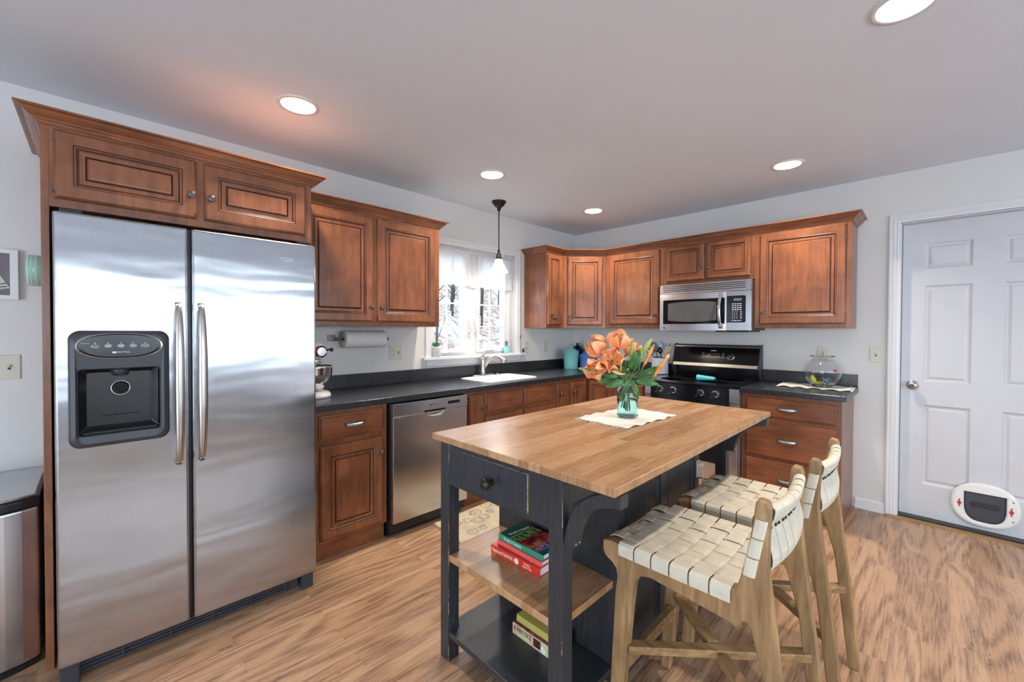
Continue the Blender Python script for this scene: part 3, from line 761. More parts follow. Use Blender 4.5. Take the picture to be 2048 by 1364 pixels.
tn = tag(build(MB().lathe([(.060, -4.2375), (.070, -4.239), (.070, -4.300), (.067, -4.306), (.060, -4.308)], (.150, 0, 1.605), 40, 0, True, 'y'), 'round_tin', [simple('mint_enamel', (.36, .62, .50), .25, coat=.4)], at=(.15, -4.25, 1.605)),
    'mint green round tin with white rim lines on the side of the refrigerator cabinet', 'tin')
for y in (-4.276, -4.290, -4.300): build(MB().lathe([(.0698, y-.0012), (.0709, y-.0006), (.0709, y+.0006), (.0698, y+.0012)], (.150, 0, 1.605), 40, 0, True, 'y', None, False, False), 'rim_line', PAPER, tn)

# ------------------------------------------------------------ dishwasher
def dishwasher():
    t = thing('dishwasher', 'stainless dishwasher with a pocket handle between two cherry base cabinets', 'dishwasher', (.35, -2.471, 0)); F = WX(.650)
    build(MB().box(.02, -2.772, .03, .612, -2.170, .868), 'body', BLKP, t)
    dr = build(MB(F).box(-2.768, -.036, .102, -2.174, 0, .786), 'door', STEEL, t, .004)
    hd = MB(F); hu, hw = -2.453, .085
    hd.plate([-2.768, hu-hw, hu+hw, -2.174], [.789, .800, .868], lambda i, j: not (i == 1 and j == 0), -.036, .002, 'xz')
    cp = build(hd, 'control_panel', STEEL, t, .002)
    m = MB(F); P0 = [(hu+hw*cos(pi+pi*i/16), .8, .800+.0*i) for i in range(17)]
    lo = []
    for w, k in ((.0005, 1), (-.010, .85), (-.016, .5)):
        lo.append([(hu+hw*.95*k*cos(pi*i/16), w, .789-.040*k*sin(pi*i/16)) for i in range(17)])
    m.loft(lo[::-1], 0, True, False, True, True)
    for l in range(0): pass
    build(m, 'pocket_handle', STEEL, cp)
    m = MB(F); lo = [[(hu+hw*cos(pi*i/20)*k, w, .789-.036*k*sin(pi*i/20)) for i in range(21)] for w, k in ((.001, 1.0), (.004, .97), (.004, .86), (.0012, .80))]
    m.loft(lo, 0, False, False, False, True); build(m, 'handle_lip', STEEL, cp)
    build(MB(F).box(hu-hw, -.03, .790, hu+hw, -.012, .799), 'handle_gap', BLKP, cp)
    build(MB(F).box(-2.345, .002, .822, -2.243, .0032, .842), 'display', GLOSSB, cp)
    text('BOSCH', 'brand_lettering', DGREY, TM(F, -2.453, .0022, .832), .016, cp)
    m = MB(F); m.lathe([(.0065, .002), (.0065, .0028), (.0052, .0028), (.0052, .002)], (-2.492, 0, .832), 20, 0, True, 'y'); build(m, 'brand_mark', DGREY, cp)
    build(MB(F).box(-2.768, -.12, .0, -2.174, -.085, .098), 'kick_plate', BLKP, t)
dishwasher()

# ------------------------------------------------------------ range
def kitchen_range():
    t = thing('range', 'black and stainless freestanding range below the microwave', 'range', (1.643, -.33, 0)); F = WY(-.655)
    x0, x1 = 1.262, 2.024
    build(MB().box(x0, -.645, .04, x1, -.03, .898), 'body', simple('range_side_grey', (.16, .16, .17), .4), t, .002)
    ct = build(MB().prism([(-.668, .901), (-.668, .912), (-.660, .9185), (-.03, .9185), (-.03, .901)], 'x', x0-.002, x1+.002), 'cooktop', GLOSSB, t)
    for cx, cy, r in ((1.44, -.50, .10), (1.84, -.50, .078), (1.44, -.22, .078), (1.84, -.22, .10)):
        build(MB().lathe([(r, .9187), (r, .9191), (r-.003, .9191), (r-.003, .9187)], (cx, cy, 0), 40), 'burner_ring', DGREY, ct)
    # front control strip
    cs = build(MB(F).box(x0+.055, -.01, .752, x1-.066, .006, .898), 'control_strip', GLOSSB, t, .003)
    for a, b in ((x0, x0+.055), (x1-.066, x1)): build(MB(F).box(a, -.01, .792, b, .006, .898), 'end_cap', STEEL, t, .003)
    for u in (1.402, 1.519, 1.744, 1.859):
        k = build(MB(F).lathe([(.027, .006), (.027, .010), (.0245, .013)], (u, 0, .845), 28, 0, True, 'y'), 'knob_ring', CHROME, cs)
        build(MB(F).lathe([(.0205, .013), (.020, .030), (.017, .033)], (u, 0, .845), 28, 0, True, 'y').box(u-.004, .030, .828, u+.004, .038, .862), 'burner_knob', BLKP, cs)
        m = MB(F)
        for i in range(7):
            a = radians(-120+40*i)
            if abs(a) > .3: m.box(u+.034*sin(a)-.001, .006, .845+.034*cos(a)-.001, u+.034*sin(a)+.001, .0066, .845+.034*cos(a)+.001)
        build(m, 'dial_marks', PAPER, cs)
        text('HI', 'dial_lettering', PAPER, TM(F, u-.036, .0062, .812), .008, cs)
    od = build(MB(F).plate([x0, x0+.11, x1-.11, x1], [.165, .30, .60, .744], lambda i, j: not (i == 1 and j == 1), -.012, .018, 'xz'), 'oven_door', STEEL, t, .004)
    build(MB(F).box(x0+.11, -.01, .30, x1-.11, .012, .60), 'oven_window', GLOSSB, od)
    m = MB(F); m.tube([(x0+.06, .058, .765-.035), (x1-.06, .058, .765-.035)], .013, 16); m.box(x0+.075, .016, .715, x0+.10, .056, .742); m.box(x1-.10, .016, .715, x1-.075, .056, .742)
    build(m, 'oven_handle', CHROME, od)
    build(MB(F).box(x0, -.012, .04, x1, .016, .158), 'drawer', STEEL, t, .004)
    # back guard: sloping glass console above a recessed black panel
    m = MB(); pr = [(-.045, .9187), (-.045, 1.030), (-.115, 1.012), (-.118, 1.030), (-.060, 1.205), (-.040, 1.215), (-.010, 1.215), (-.010, .9187)]
    bgd = build(m.prism(pr, 'x', x0+.012, x1-.012), 'back_guard', GLOSSB, t, .002)
    for a, b in ((x0, x0+.012), (x1-.012, x1)):
        build(MB().prism([(-.075, .9187), (-.125, 1.010), (-.122, 1.030), (-.066, 1.210), (-.040, 1.221), (-.008, 1.221), (-.008, .9187)], 'x', a, b), 'end_panel', DGREY, bgd, .002)
    M_ = Matrix.Identity(4); sl = Vector((0, .058, .175)).normalized(); nn = Vector((0, -.175, .058)).normalized()
    for i in range(3): M_[i][0] = (1, 0, 0)[i]; M_[i][1] = sl[i]; M_[i][2] = nn[i]
    def onslope(u, q, h=.0006): c = M_.copy(); c.translation = Vector((u, -.118, 1.030)) + sl*q + nn*h; return c
    def sbox(u0, q0, u1, q1, h, name, mat):
        C = onslope(0, 0, 0); g = MB(C); g.box(u0, q0, 0, u1, q1, h); return build(g, name, mat, bgd)
    sbox(x0+.013, -.016, x1-.013, .012, .006, 'lower_trim', NICKEL)
    sbox(x0+.013, .168, x1-.013, .182, .004, 'upper_trim', NICKEL)
    sbox(1.577, .070, 1.695, .112, .0012, 'clock_display', simple('amber_display', (.07, .05, .035), .2))
    text('2:41', 'clock_digits', PAPER, onslope(1.600, .094, .0014), .016, bgd)
    sbox(1.612, .1335, 1.660, .1390, .0012, 'logo_bar', PAPER)
    for u, ws in ((1.548, ('BAKE', 'BROIL', 'CLEAN')), (1.722, ('TIMER', 'LIGHT', 'LOCK'))):
        for i, w_ in enumerate(ws): text(w_, 'key_lettering', PAPER, onslope(u, .108-.018*i, .0008), .0085, bgd)
    g = MB(onslope(1.790, .083, 0)); g.lathe([(.031, 0), (.031, .006), (.027, .008)], (0, 0, 0), 32); build(g, 'dial_ring', CHROME, bgd)
    g = MB(onslope(1.790, .083, 0)); g.lathe([(.0255, .008), (.024, .020), (.018, .022)], (0, 0, 0), 32); build(g, 'oven_dial', BLKP, bgd)
kitchen_range()
# towel over the oven handle
m = MB(); cols = [0, 1, 0]
loops = []
for x in [1.455+.205*i/14 for i in range(15)]:
    w = .002*sin(x*70)
    loops.append([(x, -.700+w, .48), (x, -.698+w, .60), (x, -.700, .70), (x, -.703, .729), (x, -.713, .7450), (x, -.724, .729), (x, -.729, .70), (x, -.732-w*2, .60), (x, -.735-w*3, .44)])
m.loft(loops, 0, False, False, False, True)
tag(build(m, 'dish_towel', simple('navy_cotton', (.055, .060, .22), .9, var=.15, nscale=60), solid=.003, at=(1.55, -.71, .745)), 'folded navy blue towel hanging over the oven door handle', 'towel')
# teal silicone mitt / spoon rest on the cooktop
m = MB(); loops = []
for i in range(15):
    s = i/14; x = 1.655+.135*s; op = .25+1.0*s; r = .024*(1-.25*s)
    loops.append([(x, -.50+.02*s+r*cos(a)*1.1, .947-.004*s+r*sin(a)*(1-.2*s)) for a in [(-pi/2+op*.9)+(2*pi-op*1.8)*k/18 for k in range(19)]])
m.loft(loops, 0, False, False, False, True)
tag(build(m, 'pot_grabber', simple('teal_silicone', (.10, .50, .55), .45, var=.03), solid=.004, at=(1.70, -.5, .9195)), 'curled teal silicone pot grabber lying on the black cooktop', 'kitchen tool')

# ------------------------------------------------------------ microwave
def microwave():
    t = thing('microwave', 'stainless over-the-range microwave with black window', 'microwave', (1.655, -.2, 1.345)); F = WY(-.405)
    x0, x1, z0, z1 = 1.272, 2.036, 1.345, 1.757
    build(MB().box(x0+.002, -.372, z0+.004, x1-.002, -.012, z1-.004), 'body', BLKP, t, .002)
    build(MB().box(1.75, -.36, z0-.012, x1-.03, -.05, z0+.003), 'underside_lamp_cover', BLKP, t)
    bow = lambda u: .016*(1-((u-1.56)/.30)**2) if u < 1.856 else 0
    # vent strip
    ht = [1.672, 1.691, 1.696, 1.7065, 1.7115, 1.722, 1.727, 1.7375, 1.7425, 1.757]
    build(MB(F).plate([x0, 1.302, 1.994, x1], ht, lambda i, j: not (i == 1 and j in (1, 3, 5, 7)), -.033, .002, 'xz'), 'vent_grille', STEEL, t)
    build(MB(F).box(1.30, -.032, 1.688, 1.996, -.012, 1.745), 'vent_dark', GLOSSB, t)
    # bowed door
    us = [x0+(1.852-x0)*i/24 for i in range(25)]
    def band(za, zb, ua, ub, name, mat, off=0, par=None, th=.03):
        m = MB(F); U = [ua+(ub-ua)*i/24 for i in range(25)]
        za_ = za if callable(za) else (lambda u: za); zb_ = zb if callable(zb) else (lambda u: zb)
        lo = [[(u, bow(u)+off-th, za_(u)), (u, bow(u)+off, za_(u)), (u, bow(u)+off, zb_(u)), (u, bow(u)+off-th, zb_(u))] for u in U]
        m.loft(lo); return build(m, name, mat, par or t)
    dr = band(1.345, 1.669, x0, 1.850, 'door', STEEL, 0)
    win = band(1.402, 1.618, 1.306, 1.838, 'door_glass', GLOSSB, .0015, dr, .004)
    arc = lambda s: (lambda u: (1.5095+s*(.075+.014*(1-((u-1.563)/.21)**2))))
    band(arc(-1), arc(1), 1.353, 1.773, 'window_mesh', simple('grey_mesh', (.10, .10, .10), .35), .0022, dr, .003)
    build(MB(F).box(1.852, -.033, z0, x1, .002, 1.669), 'control_side', STEEL, t, .002)
    P = rrect(1.842, 1.410, 1.996, 1.630, .014, 5, .002); P = [(max(a, 1.8535), b, c) for a, b, c in P]
    kp = build(MB(F).loft([P, [(a, .0035, c) for a, b, c in P]]), 'keypad', simple('navy_black', (.008, .010, .022), .12), t)
    build(MB(F).box(1.905, .0035, 1.588, 1.965, .0042, 1.608), 'display', simple('lcd_green', (.16, .18, .10), .3), kp)
    m = MB(F)
    for i in range(4):
        for j in range(4): m.box(1.894+.019*i, .0035, 1.560-.016*j, 1.907+.019*i, .004, 1.566-.016*j)
    for i in range(3):
        for j in range(4): m.box(1.8965+.016*i, .0035, 1.494-.0165*j, 1.900+.016*i, .004, 1.501-.0165*j)
    for i in range(4): m.box(1.955, .0035, 1.494-.0165*i, 1.968, .004, 1.499-.0165*i)
    for i in range(4): m.box(1.894+.019*i, .0035, 1.424, 1.907+.019*i, .004, 1.429)
    build(m, 'key_marks', PAPER, kp)
    for i in range(3):
        for j in range(3): text(str(j*3+i+1), 'key_digit', PAPER, TM(F, 1.898+.016*i, .0042, 1.487-.0165*j), .0085, kp) if 0 else None
    h = MB(F); lo = []
    for i in range(21):
        s = i/20; z = 1.362+(1.660-1.362)*s; w = .014+.034*sin(pi*s)**.7; wd = .014-.003*sin(pi*s)
        lo.append([(1.812-.004*sin(pi*s)+wd*cos(a), w+.008+.006*sin(a), z) for a in [2*pi*k/12 for k in range(12)]])
    h.loft(lo, 0, True, True, True, True); build(h, 'handle', CHROME, dr)
    m = MB(F); m.lathe([(.0125, 0), (.0125, .0035), (.0105, .0045)], (1.322, bow(1.322)-.001, 1.370), 24, 0, True, 'y'); bd = build(m, 'badge', CHROME, dr)
    text('GE', 'badge_lettering', DGREY, TM(F, 1.322, bow(1.322)+.0036, 1.370), .011, bd)
microwave()

# ------------------------------------------------------------ recessed lights and pendant
BULB = simple('lamp_glow', (1, .95, .85), .5, var=0, emit=(1, .88, .70), es=3)
CANM = simple('warm_white_reflector', (.55, .50, .42), .4, var=0)
where = ['in front of the refrigerator', 'between the refrigerator light and the hanging lamp', 'nearest the corner of the room', 'above the range side of the island', 'cut by the top edge of the picture']
for (x, y), wd in zip(LIGHTS, where):
    t = thing('recessed_light', 'round recessed ceiling light '+wd, 'ceiling light', (x, y, H), 'recessed ceiling lights')
    m = MB().lathe([(.098, H-.0005), (.097, H-.005), (.080, H-.006), (.0775, H-.002), (.077, H+.0)], (x, y, 0), 40, 0, True, 'z', None, False, False)
    build(m, 'trim_ring', WHITEP, t)
    build(MB().lathe([(.0775, H-.001), (.074, H+.03), (.062, H+.09), (.060, H+.11), (.0, H+.112)][:4], (x, y, 0), 40, 0, True, 'z', None, False, True), 'reflector', CANM, t)
    build(MB().lathe([(.052, H+.085), (.050, H+.070), (.035, H+.060), (.012, H+.057)], (x, y, 0), 32), 'bulb', BULB, t)
    area('lamp', (0, 0, .050), (0, 0, 0), .09, 0, 13, (1, .87, .72), disk=True, parent=t, spread=150)
def pendant():
    x, y = .322, -1.559
    t = thing('pendant_lamp', 'dark bronze pendant lamp with a white glass shade hanging before the sink window', 'lamp', (x, y, H))
    c = (x, y, 0)
    build(MB().lathe([(.064, H), (.064, H-.008), (.060, H-.014), (.052, H-.020), (.046, H-.036), (.036, H-.042), (.030, H-.050), (.020, H-.052), (.016, H-.072), (.010, H-.086)], c, 32), 'canopy', BRONZE, t)
    build(MB().lathe([(.0052, H-.08), (.0052, 2.03)], c, 12), 'rod', BRONZE, t)
    build(MB().lathe([(.006, 2.06), (.012, 2.050), (.012, 2.038), (.008, 2.034), (.014, 2.026), (.021, 2.010), (.024, 1.985), (.026, 1.975), (.030, 1.972), (.030, 1.964), (.010, 1.964)], c, 24), 'socket', BRONZE, t)
    m, nt, p = nodes('opal_glass'); p.inputs['Base Color'].default_value = (.95, .93, .88, 1); p.inputs['Roughness'].default_value = .3
    p.inputs['Emission Color'].default_value = (1, .90, .72, 1); p.inputs['Emission Strength'].default_value = 1.0; p.inputs['Transmission Weight'].default_value = .3
    build(MB().lathe([(.030, 1.970), (.034, 1.955), (.045, 1.925), (.062, 1.892), (.081, 1.868), (.083, 1.856), (.079, 1.853), (.077, 1.864), (.058, 1.888), (.041, 1.923), (.030, 1.955)], c, 40, 0, True, 'z', None, False, False), 'lamp_shade', m, t)
    build(MB().lathe([(.008, 1.96), (.012, 1.945), (.024, 1.925), (.028, 1.900), (.020, 1.880), (.006, 1.872)], c, 20), 'bulb', BULB, t)
    l = bpy.data.lights.new('bulb_light', 'POINT'); l.energy = 5; l.color = (1, .82, .62); l.shadow_soft_size = .035
    o = bpy.data.objects.new('bulb_light', l); COL.objects.link(o); o.parent = t; o.location = (0, 0, 1.855-H)
pendant()

# ------------------------------------------------------------ kitchen island
def island():
    t = thing('kitchen_island', 'black painted kitchen island with a butcher block top and open end shelves', 'island', (2.0, -2.36, 0))
    build(MB().box(1.600, -3.114, .8925, 2.460, -1.590, .917), 'tabletop', BUTCH, t, .0022)
    X0, X1, Y0, Y1 = 1.634, 2.268, -3.094, -1.620; lw = .055
    for x in (X0, X1-lw):
        for y in (Y0, Y1-.052):
            lg = build(MB().box(x, y, 0, x+lw, y+.052, .8920), 'leg', BLACKW, t, .0015)
            if y == Y0:
                m = MB(); zz = .0; rnd = random.Random(int(x*100))
                while zz < .88:
                    ln = rnd.uniform(.015, .12)
                    if rnd.random() < .55: m.box(x+lw-.0013, y-.0003, zz, x+lw+.0004, y+.0013, min(.888, zz+ln))
                    zz += ln+rnd.uniform(.01, .05)
                build(m, 'worn_edge', WORN, lg)['kind'] = 'stuff'
    # aprons; the near one holds the drawer
    F = WY(Y0+.002)
    build(MB(F).plate([X0+lw, 1.785, 2.127, X1-lw], [.722, .737, .873, .8918], lambda i, j: not (i == 1 and j == 1), -.020, 0, 'xz'), 'apron', BLACKW, t)
    d = MB(F).box(1.787, -.30, .739, 2.125, -.020, .871); dd = MB(F); dd.rings(1.787, .739, 2.125, .871, [(0, .0035, 1), (.0015, .006, 1), (.003, .0065, 0)], -.02)
    d.b.free(); dr = build(dd, 'drawer', [BLACKW, WORN], t)
    build(MB(F).lathe([(.012, .0065), (.010, .010), (.009, .022), (.012, .028), (.021, .032), (.0225, .038), (.020, .045), (.012, .050), (.004, .052)], (1.950, 0, .800), 24, 0, True, 'y'), 'knob', BRONZE, dr)
    build(MB().box(X0+.004, Y1-.022, .735, X1-.004, Y1-.004, .8918), 'apron', BLACKW, t)
    for x in (X0+.006, X1-.022):
        build(MB().box(x, Y0+.052, .80, x+.018, -2.79, .8918), 'side_rail', BLACKW, t)
        build(MB().box(x, -2.03, .80, x+.018, Y1-.052, .8918), 'side_rail', BLACKW, t)
    # cabinet block in the middle
    bx0, bx1, by0, by1 = 1.650, 2.246, -2.768, -2.032
    build(MB().box(bx0, by0, .055, bx1, by1, .8918), 'cabinet_block', BLACKW, t, .001)
    G = FR(bx1, 0, 0, 0, 1)
    g = MB(G); ub = [by0, by0+.048, -2.432, -2.372, by1-.048, by1]
    g.plate(ub, [.055, .13, .80, .8918], lambda i, j: not (i in (1, 3) and j == 1), .0, .018, 'xz')
    fr = build(g, 'face_frame', BLACKW, t, .0015)
    for a, b in ((ub[1], ub[2]), (ub[3], ub[4])):
        g = MB(G); g.rings(a+.001, .131, b-.001, .799, [(0, .012, 0), (.006, .014, 0), (.012, .008, 0), (.016, .004, 0), (.030, .0035, 0), (.034, .006, 0)], .0005)
        build(g, 'side_panel', BLACKW, fr)
    build(MB(FR(bx0, 0, 0, 0, -1)).plate([2.032, 2.08, 2.37, 2.43, 2.72, 2.768], [.055, .13, .80, .8918], lambda i, j: not (i in (1, 3) and j == 1), .0, .014, 'xz'), 'face_frame', BLACKW, t, .0015)
    build(MB(WY(by0)).box(bx1-.034, .0, .055, bx1+.018, .006, .8918), 'corner_stile', BLACKW, t)
    # shelves, notched round the legs
    def shelf(ya, yb, z0, z1, mat, ext):
        P = [(X0+lw+.001, ya), (X1-lw-.001, ya), (X1-lw-.001, ya+.053), (X1-.020, ya+.053), (X1-.020, yb), (X0+.012, yb), (X0+.012, ya+.053), (X0+lw+.001, ya+.053)]
        if ext: P = [(x, ya+yb-y) for x, y in P][::-1]
        return build(MB().prism(P, 'z', z0, z1), 'shelf', mat, t, .0015)
    shelf(Y0+.002, by0-.0005, .410, .436, BUTCH, False); shelf(Y0+.002, by0-.0005, .100, .122, BLACKW, False)
    shelf(by1+.0005, Y1-.002, .410, .436, BUTCH, True); shelf(by1+.0005, Y1-.002, .100, .122, BLACKW, True)
    # curved brackets under the overhang
    for y in (Y0+.006, Y1-.046):
        cx, cz, r = 2.462, .690, .192; m = MB(); lo = []
        for i in range(17):
            a = pi-(pi/2)*i/16
            o, q = r, r-.036
            lo.append([(cx+o*cos(a), y, cz+o*sin(a)*1.04), (cx+q*cos(a), y, cz+q*sin(a)*1.04), (cx+q*cos(a), y+.042, cz+q*sin(a)*1.04), (cx+o*cos(a), y+.042, cz+o*sin(a)*1.04)])
        m.loft(lo); br = build(m, 'bracket', BLACKW, t, .0015)
        for e in (.012, .030):
            build(MB().lathe([(.0032, .0), (.0032, -.001)], (0, 0, 0), 10, 0, True, 'y') if 0 else MB().lathe([(.0030, 2.2875), (.0030, 2.3068), (.0018, 2.3075)], (0, y+e, .699), 10, 0, True, 'x'), 'screw', CHROME, br)
island()
tag(build(MB().box(2.2645, -2.065, .640, 2.270, -2.036, .72).lathe([(.013, 2.270), (.015, 2.276), (.012, 2.290), (.004, 2.293)], (0, -2.050, .700), 16, 0, True, 'x').tube([(2.282, -2.050, .690), (2.290, -2.045, .66), (2.284, -2.040, .60), (2.275, -2.038, .45)], .0035, 8), 'power_plug', IVORY, at=(2.27, -2.05, .68), bevel=.001), 'white plug and cord on the far end of the black island side', 'plug')

# ------------------------------------------------------------ woven counter stools
def stool():
    ox, oy, w = 2.276, -2.885, .418
    t = thing('counter_stool', 'oak counter stool with woven cream leather seat, the nearer of the two', 'stool', (ox+.25, oy+w/2, 0), 'woven counter stools')
    side = [(0, .636), (0, .602), (.007, .588), (.020, .579), (.038, .570), (.050, .556), (.054, .535), (.047, .47), (.022, 0), (.060, 0), (.083, .214), (.105, .45), (.113, .520), (.122, .548), (.140, .567), (.170, .575), (.400, .552), (.415, .545), (.424, .556), (.432, .572), (.442, .572), (.450, .560), (.484, .435), (.532, 0), (.568, 0), (.540, .30), (.520, .456), (.506, .58), (.494, .68), (.489, .73), (.489, .80), (.493, .885), (.487, .903), (.466, .906), (.459, .895), (.452, .83), (.438, .745), (.420, .668), (.416, .655), (.404, .650), (.385, .642), (.20, .640), (.03, .643)]
    th = .034
    for y in (oy, oy+w-th):
        fr = build(MB().prism([(ox+a, b) for a, b in side], 'y', y, y+th), 'side_frame', OAK, t, .005, seg=3)
    zs = .640
    # cross rails
    build(MB().box(ox+.006, oy+th, .600, ox+.030, oy+w-th, .636), 'front_rail', OAKH, t, .004)
    build(MB().box(ox+.395, oy+th, .585, ox+.420, oy+w-th, .635), 'rear_rail', OAKH, t, .004)
    # footrest and crossed stretchers
    build(MB().bar((ox+.072, oy+th-.004, .245), (ox+.072, oy+w-th+.004, .245), .026, .040), 'footrest', OAKH, t, .003)
    build(MB().bar((ox+.085, oy+th*.6, .305), (ox+.515, oy+w-th*.5, .305), .036, .026), 'stretcher', OAKH, t, .003)
    a, b = (ox+.085, oy+w-th*.6), (ox+.515, oy+th*.5); mx, my = (a[0]+b[0])/2, (a[1]+b[1])/2
    dx, dy = (b[0]-a[0]), (b[1]-a[1]); k = .045
    for s_, e_ in ((a, (mx-dx*k, my-dy*k)), ((mx+dx*k, my+dy*k), b)):
        build(MB().bar((*s_, .305), (*e_, .305), .036, .026), 'stretcher', OAKH, t, .003)
    for x in (ox+.041, ox+.550):
        for y in (oy+th/2, oy+w-th/2):
            pass
    # seat: straps both ways, over and under, wrapped round the rails
    n1, n2 = 6, 7; x0, x1 = ox+.060, ox+.405; y0, y1 = oy-.004, oy+w+.004
    px = (x1-x0)/n1; ya, yb = oy+th+.002, oy+w-th-.002; py = (yb-ya)/n2; sq = lambda c: max(-1, min(1, 1.9*cos(c)))
    sag = lambda x, y: zs+.012-.016*sin(pi*min(1, max(0, (y-oy)/w)))**1.0
    def wave(c): return .0032*cos(c)
    m = MB()
    def ribbon(P, D, wd, tk=.0030):
        lo = []
        for i, p in enumerate(P):
            p = Vector(p); tt = (Vector(P[min(i+1, len(P)-1)])-Vector(P[max(0, i-1)])).normalized(); sd = Vector(D); nn = tt.cross(sd).normalized()
            q = .0008
            lo.append([tuple(p+sd*a_*wd/2+nn*b_*tk/2) for a_, b_ in ((-1, -.3), (-.94, -1), (.94, -1), (1, -.3), (1, .3), (.94, 1), (-.94, 1), (-1, .3))])
        m.loft(lo, 0, True, True, True, False)
    for i in range(n1):
        xc = x0+px*(i+.5); P = [(xc, y0+.012, zs-.034), (xc, y0-.001, zs-.030), (xc, y0-.003, zs-.010), (xc, y0-.001, zs+.004), (xc, y0+.008, zs+.010)]
        K = n2*8
        for k in range(K+1):
            y = ya+(yb-ya)*k/K; ph = pi*((y-ya)/py-.5)
            P.append((xc, y, sag(xc, y)+(-1)**i*.0026*sq(ph)))
        P += [(xc, y1-.008, zs+.010), (xc, y1+.001, zs+.004), (xc, y1+.003, zs-.010), (xc, y1+.001, zs-.030), (xc, y1-.012, zs-.034)]
        ribbon(P, (1, 0, 0), px*.925)
    xs0, xs1 = ox+.012, ox+.412
    for j in range(n2):
        yc = ya+py*(j+.5); P = [(xs0+.000, yc, zs-.038), (xs0-.009, yc, zs-.022), (xs0-.006, yc, sag(0, yc)-.006), (xs0+.004, yc, sag(0, yc)-.001)]
        K = (n1+1)*8
        for k in range(K+1):
            x = ox+.030+(x1-ox-.030)*k/K; ph = pi*((x-x0)/px-.5)
            P.append((x, yc, sag(x, yc)-(-1)**j*.0026*sq(ph)))
        P += [(xs1, yc, sag(0, yc)-.001), (xs1+.010, yc, sag(0, yc)-.016), (xs1+.008, yc, zs-.045)]
        ribbon(P, (0, 1, 0), py*.925)
    build(m, 'woven_seat', LEATH, t)
    # backrest: a band bowed to the rear between the posts
    m = MB(); bz0, bz1 = .690, .862; nb = 3; hz = (bz1-bz0-.012)/nb; ncv = 7
    post = lambda z: ox+.452+(z-.745)*.19+.012
    def backx(y, z): s_ = (y-oy-th)/(w-2*th); return post(z)-.012+.016*sin(pi*max(0, min(1, s_)))
    for j in range(nb):
        zc = bz0+.006+hz*(j+.5)
        P = [(post(zc)+.004, oy+.001, zc), (post(zc)-.001, oy-.0025, zc), (post(zc)-.012, oy-.003, zc), (post(zc)-.022, oy-.001, zc), (post(zc)-.027, oy+.006, zc), (post(zc)-.027, oy+th*.8, zc)]
        for k in range(ncv*4+1):
            y = oy+th*1.05+(w-2.1*th)*k/(ncv*4); P.append((backx(y, zc)-.006+(-1)**j*.004*cos(pi*(k/4.0-.5)), y, zc))
        P += [(post(zc)-.027, oy+w-th*.8, zc), (post(zc)-.027, oy+w-.006, zc), (post(zc)-.022, oy+w+.001, zc), (post(zc)-.012, oy+w+.003, zc), (post(zc)-.001, oy+w+.0025, zc), (post(zc)+.004, oy+w-.001, zc)]
        ribbon(P[:6], (.176, 0, 1), hz*.945); ribbon(P[5:-5], (.19, 0, 1), hz*.96); ribbon(P[-6:], (.176, 0, 1), hz*.945)
    wv = (w-2.1*th)/ncv
    for i in range(ncv):
        yc = oy+th*1.05+wv*(i+.5); s_ = -1 if i % 2 else 1; slope = (backx(yc+.005, .8)-backx(yc-.005, .8))/.01
        D = Vector((slope, 1, 0)).normalized(); n_ = Vector((1, -slope, 0)).normalized(); tz = bz1+.010-.008*sin(pi*(i+.5)/ncv)
        def q(z, o): return (backx(yc, z)-.012+n_.x*o, yc+n_.y*o, z)
        P = [q(bz0+.006+(tz-bz0-.006)*k/(nb*4), .004+s_*.0035*sq(pi*(k/4.0-.5))) for k in range(nb*4+1)]
        P += [(q(tz+.014*sin(a_), .004+.015*(1-cos(a_)))) for a_ in [pi*h_/8 for h_ in range(1, 9)]]
        P += [q(tz-.02-(tz-.795-.02)*k/5, .034-.010*sin(pi*k/5)) for k in range(6)]
        P += [q(.785-.075*sin(pi/2*k/6), .034+.022*sin(pi*k/6)**.8) for k in range(1, 7)]
        P += [q(.700, .028), q(.694, .016), q(.696, .006)]
        ribbon(P, D, wv*.95*sqrt(1+slope*slope))
    bk_ = build(m, 'woven_back', LEATH, t)
    for i in range(ncv):
        yc = oy+th*1.05+wv*(i+.5)
        for dy_ in (-.3, .3):
            z = .825; x = backx(yc+dy_*wv, z)+.0145; build(MB().lathe([(.0055, x), (.0046, x+.003), (.0015, x+.005)], (0, yc+dy_*wv, z), 10, 0, True, 'x'), 'rivet', BRONZE, bk_)
    return t
st1 = stool()
st2 = copy_tree(st1); st2.location.x += .026; st2.location.y += .520
st2['label'] = 'oak counter stool with woven cream leather seat, the farther one, nearer the white door'

# ------------------------------------------------------------ books and boxes on the island shelves
SZ = .4362
def book(label, x0, y0, x1, y1, z, h, spine, cover, rot, extra):
    cx, cy = (x0+x1)/2, (y0+y1)/2; t = thing('cookbook', label, 'book', (cx, cy, z), 'cookbooks on the island shelf')
    c = build(MB().box(x0, y0, z, x1, y1, z+.0028).box(x0, y0, z+h-.0028, x1, y1, z+h).box(x0, y0, z+.0026, x1, y0+.003, z+h-.0026), 'cover', cover, t, .0006)
    build(MB().box(x0+.004, y0+.0032, z+.003, x1-.004, y1-.005, z+h-.003), 'pages', PAPER, t)
    extra(t, c, x0, y0, x1, y1, z, h); t.rotation_euler[2] = rot; return t
def T3(o, x, y, z): m = Matrix.Identity(4); [m.__setitem__(i, m[i]) for i in range(4)]; \
    [m[i].__setitem__(0, x[i]) or m[i].__setitem__(1, y[i]) or m[i].__setitem__(2, z[i]) for i in range(3)]; m.translation = o; return m
def spine_text(s, x, y, z, size, mat, par, sx=1, al='LEFT'): return text(s, 'spine_lettering', mat, T3((x, y, z), (1, 0, 0), (0, 0, 1), (0, -1, 0)), size, par, .0004, al, sx)
CREAM = simple('cream_ink', (.80, .76, .62), .6, var=0)
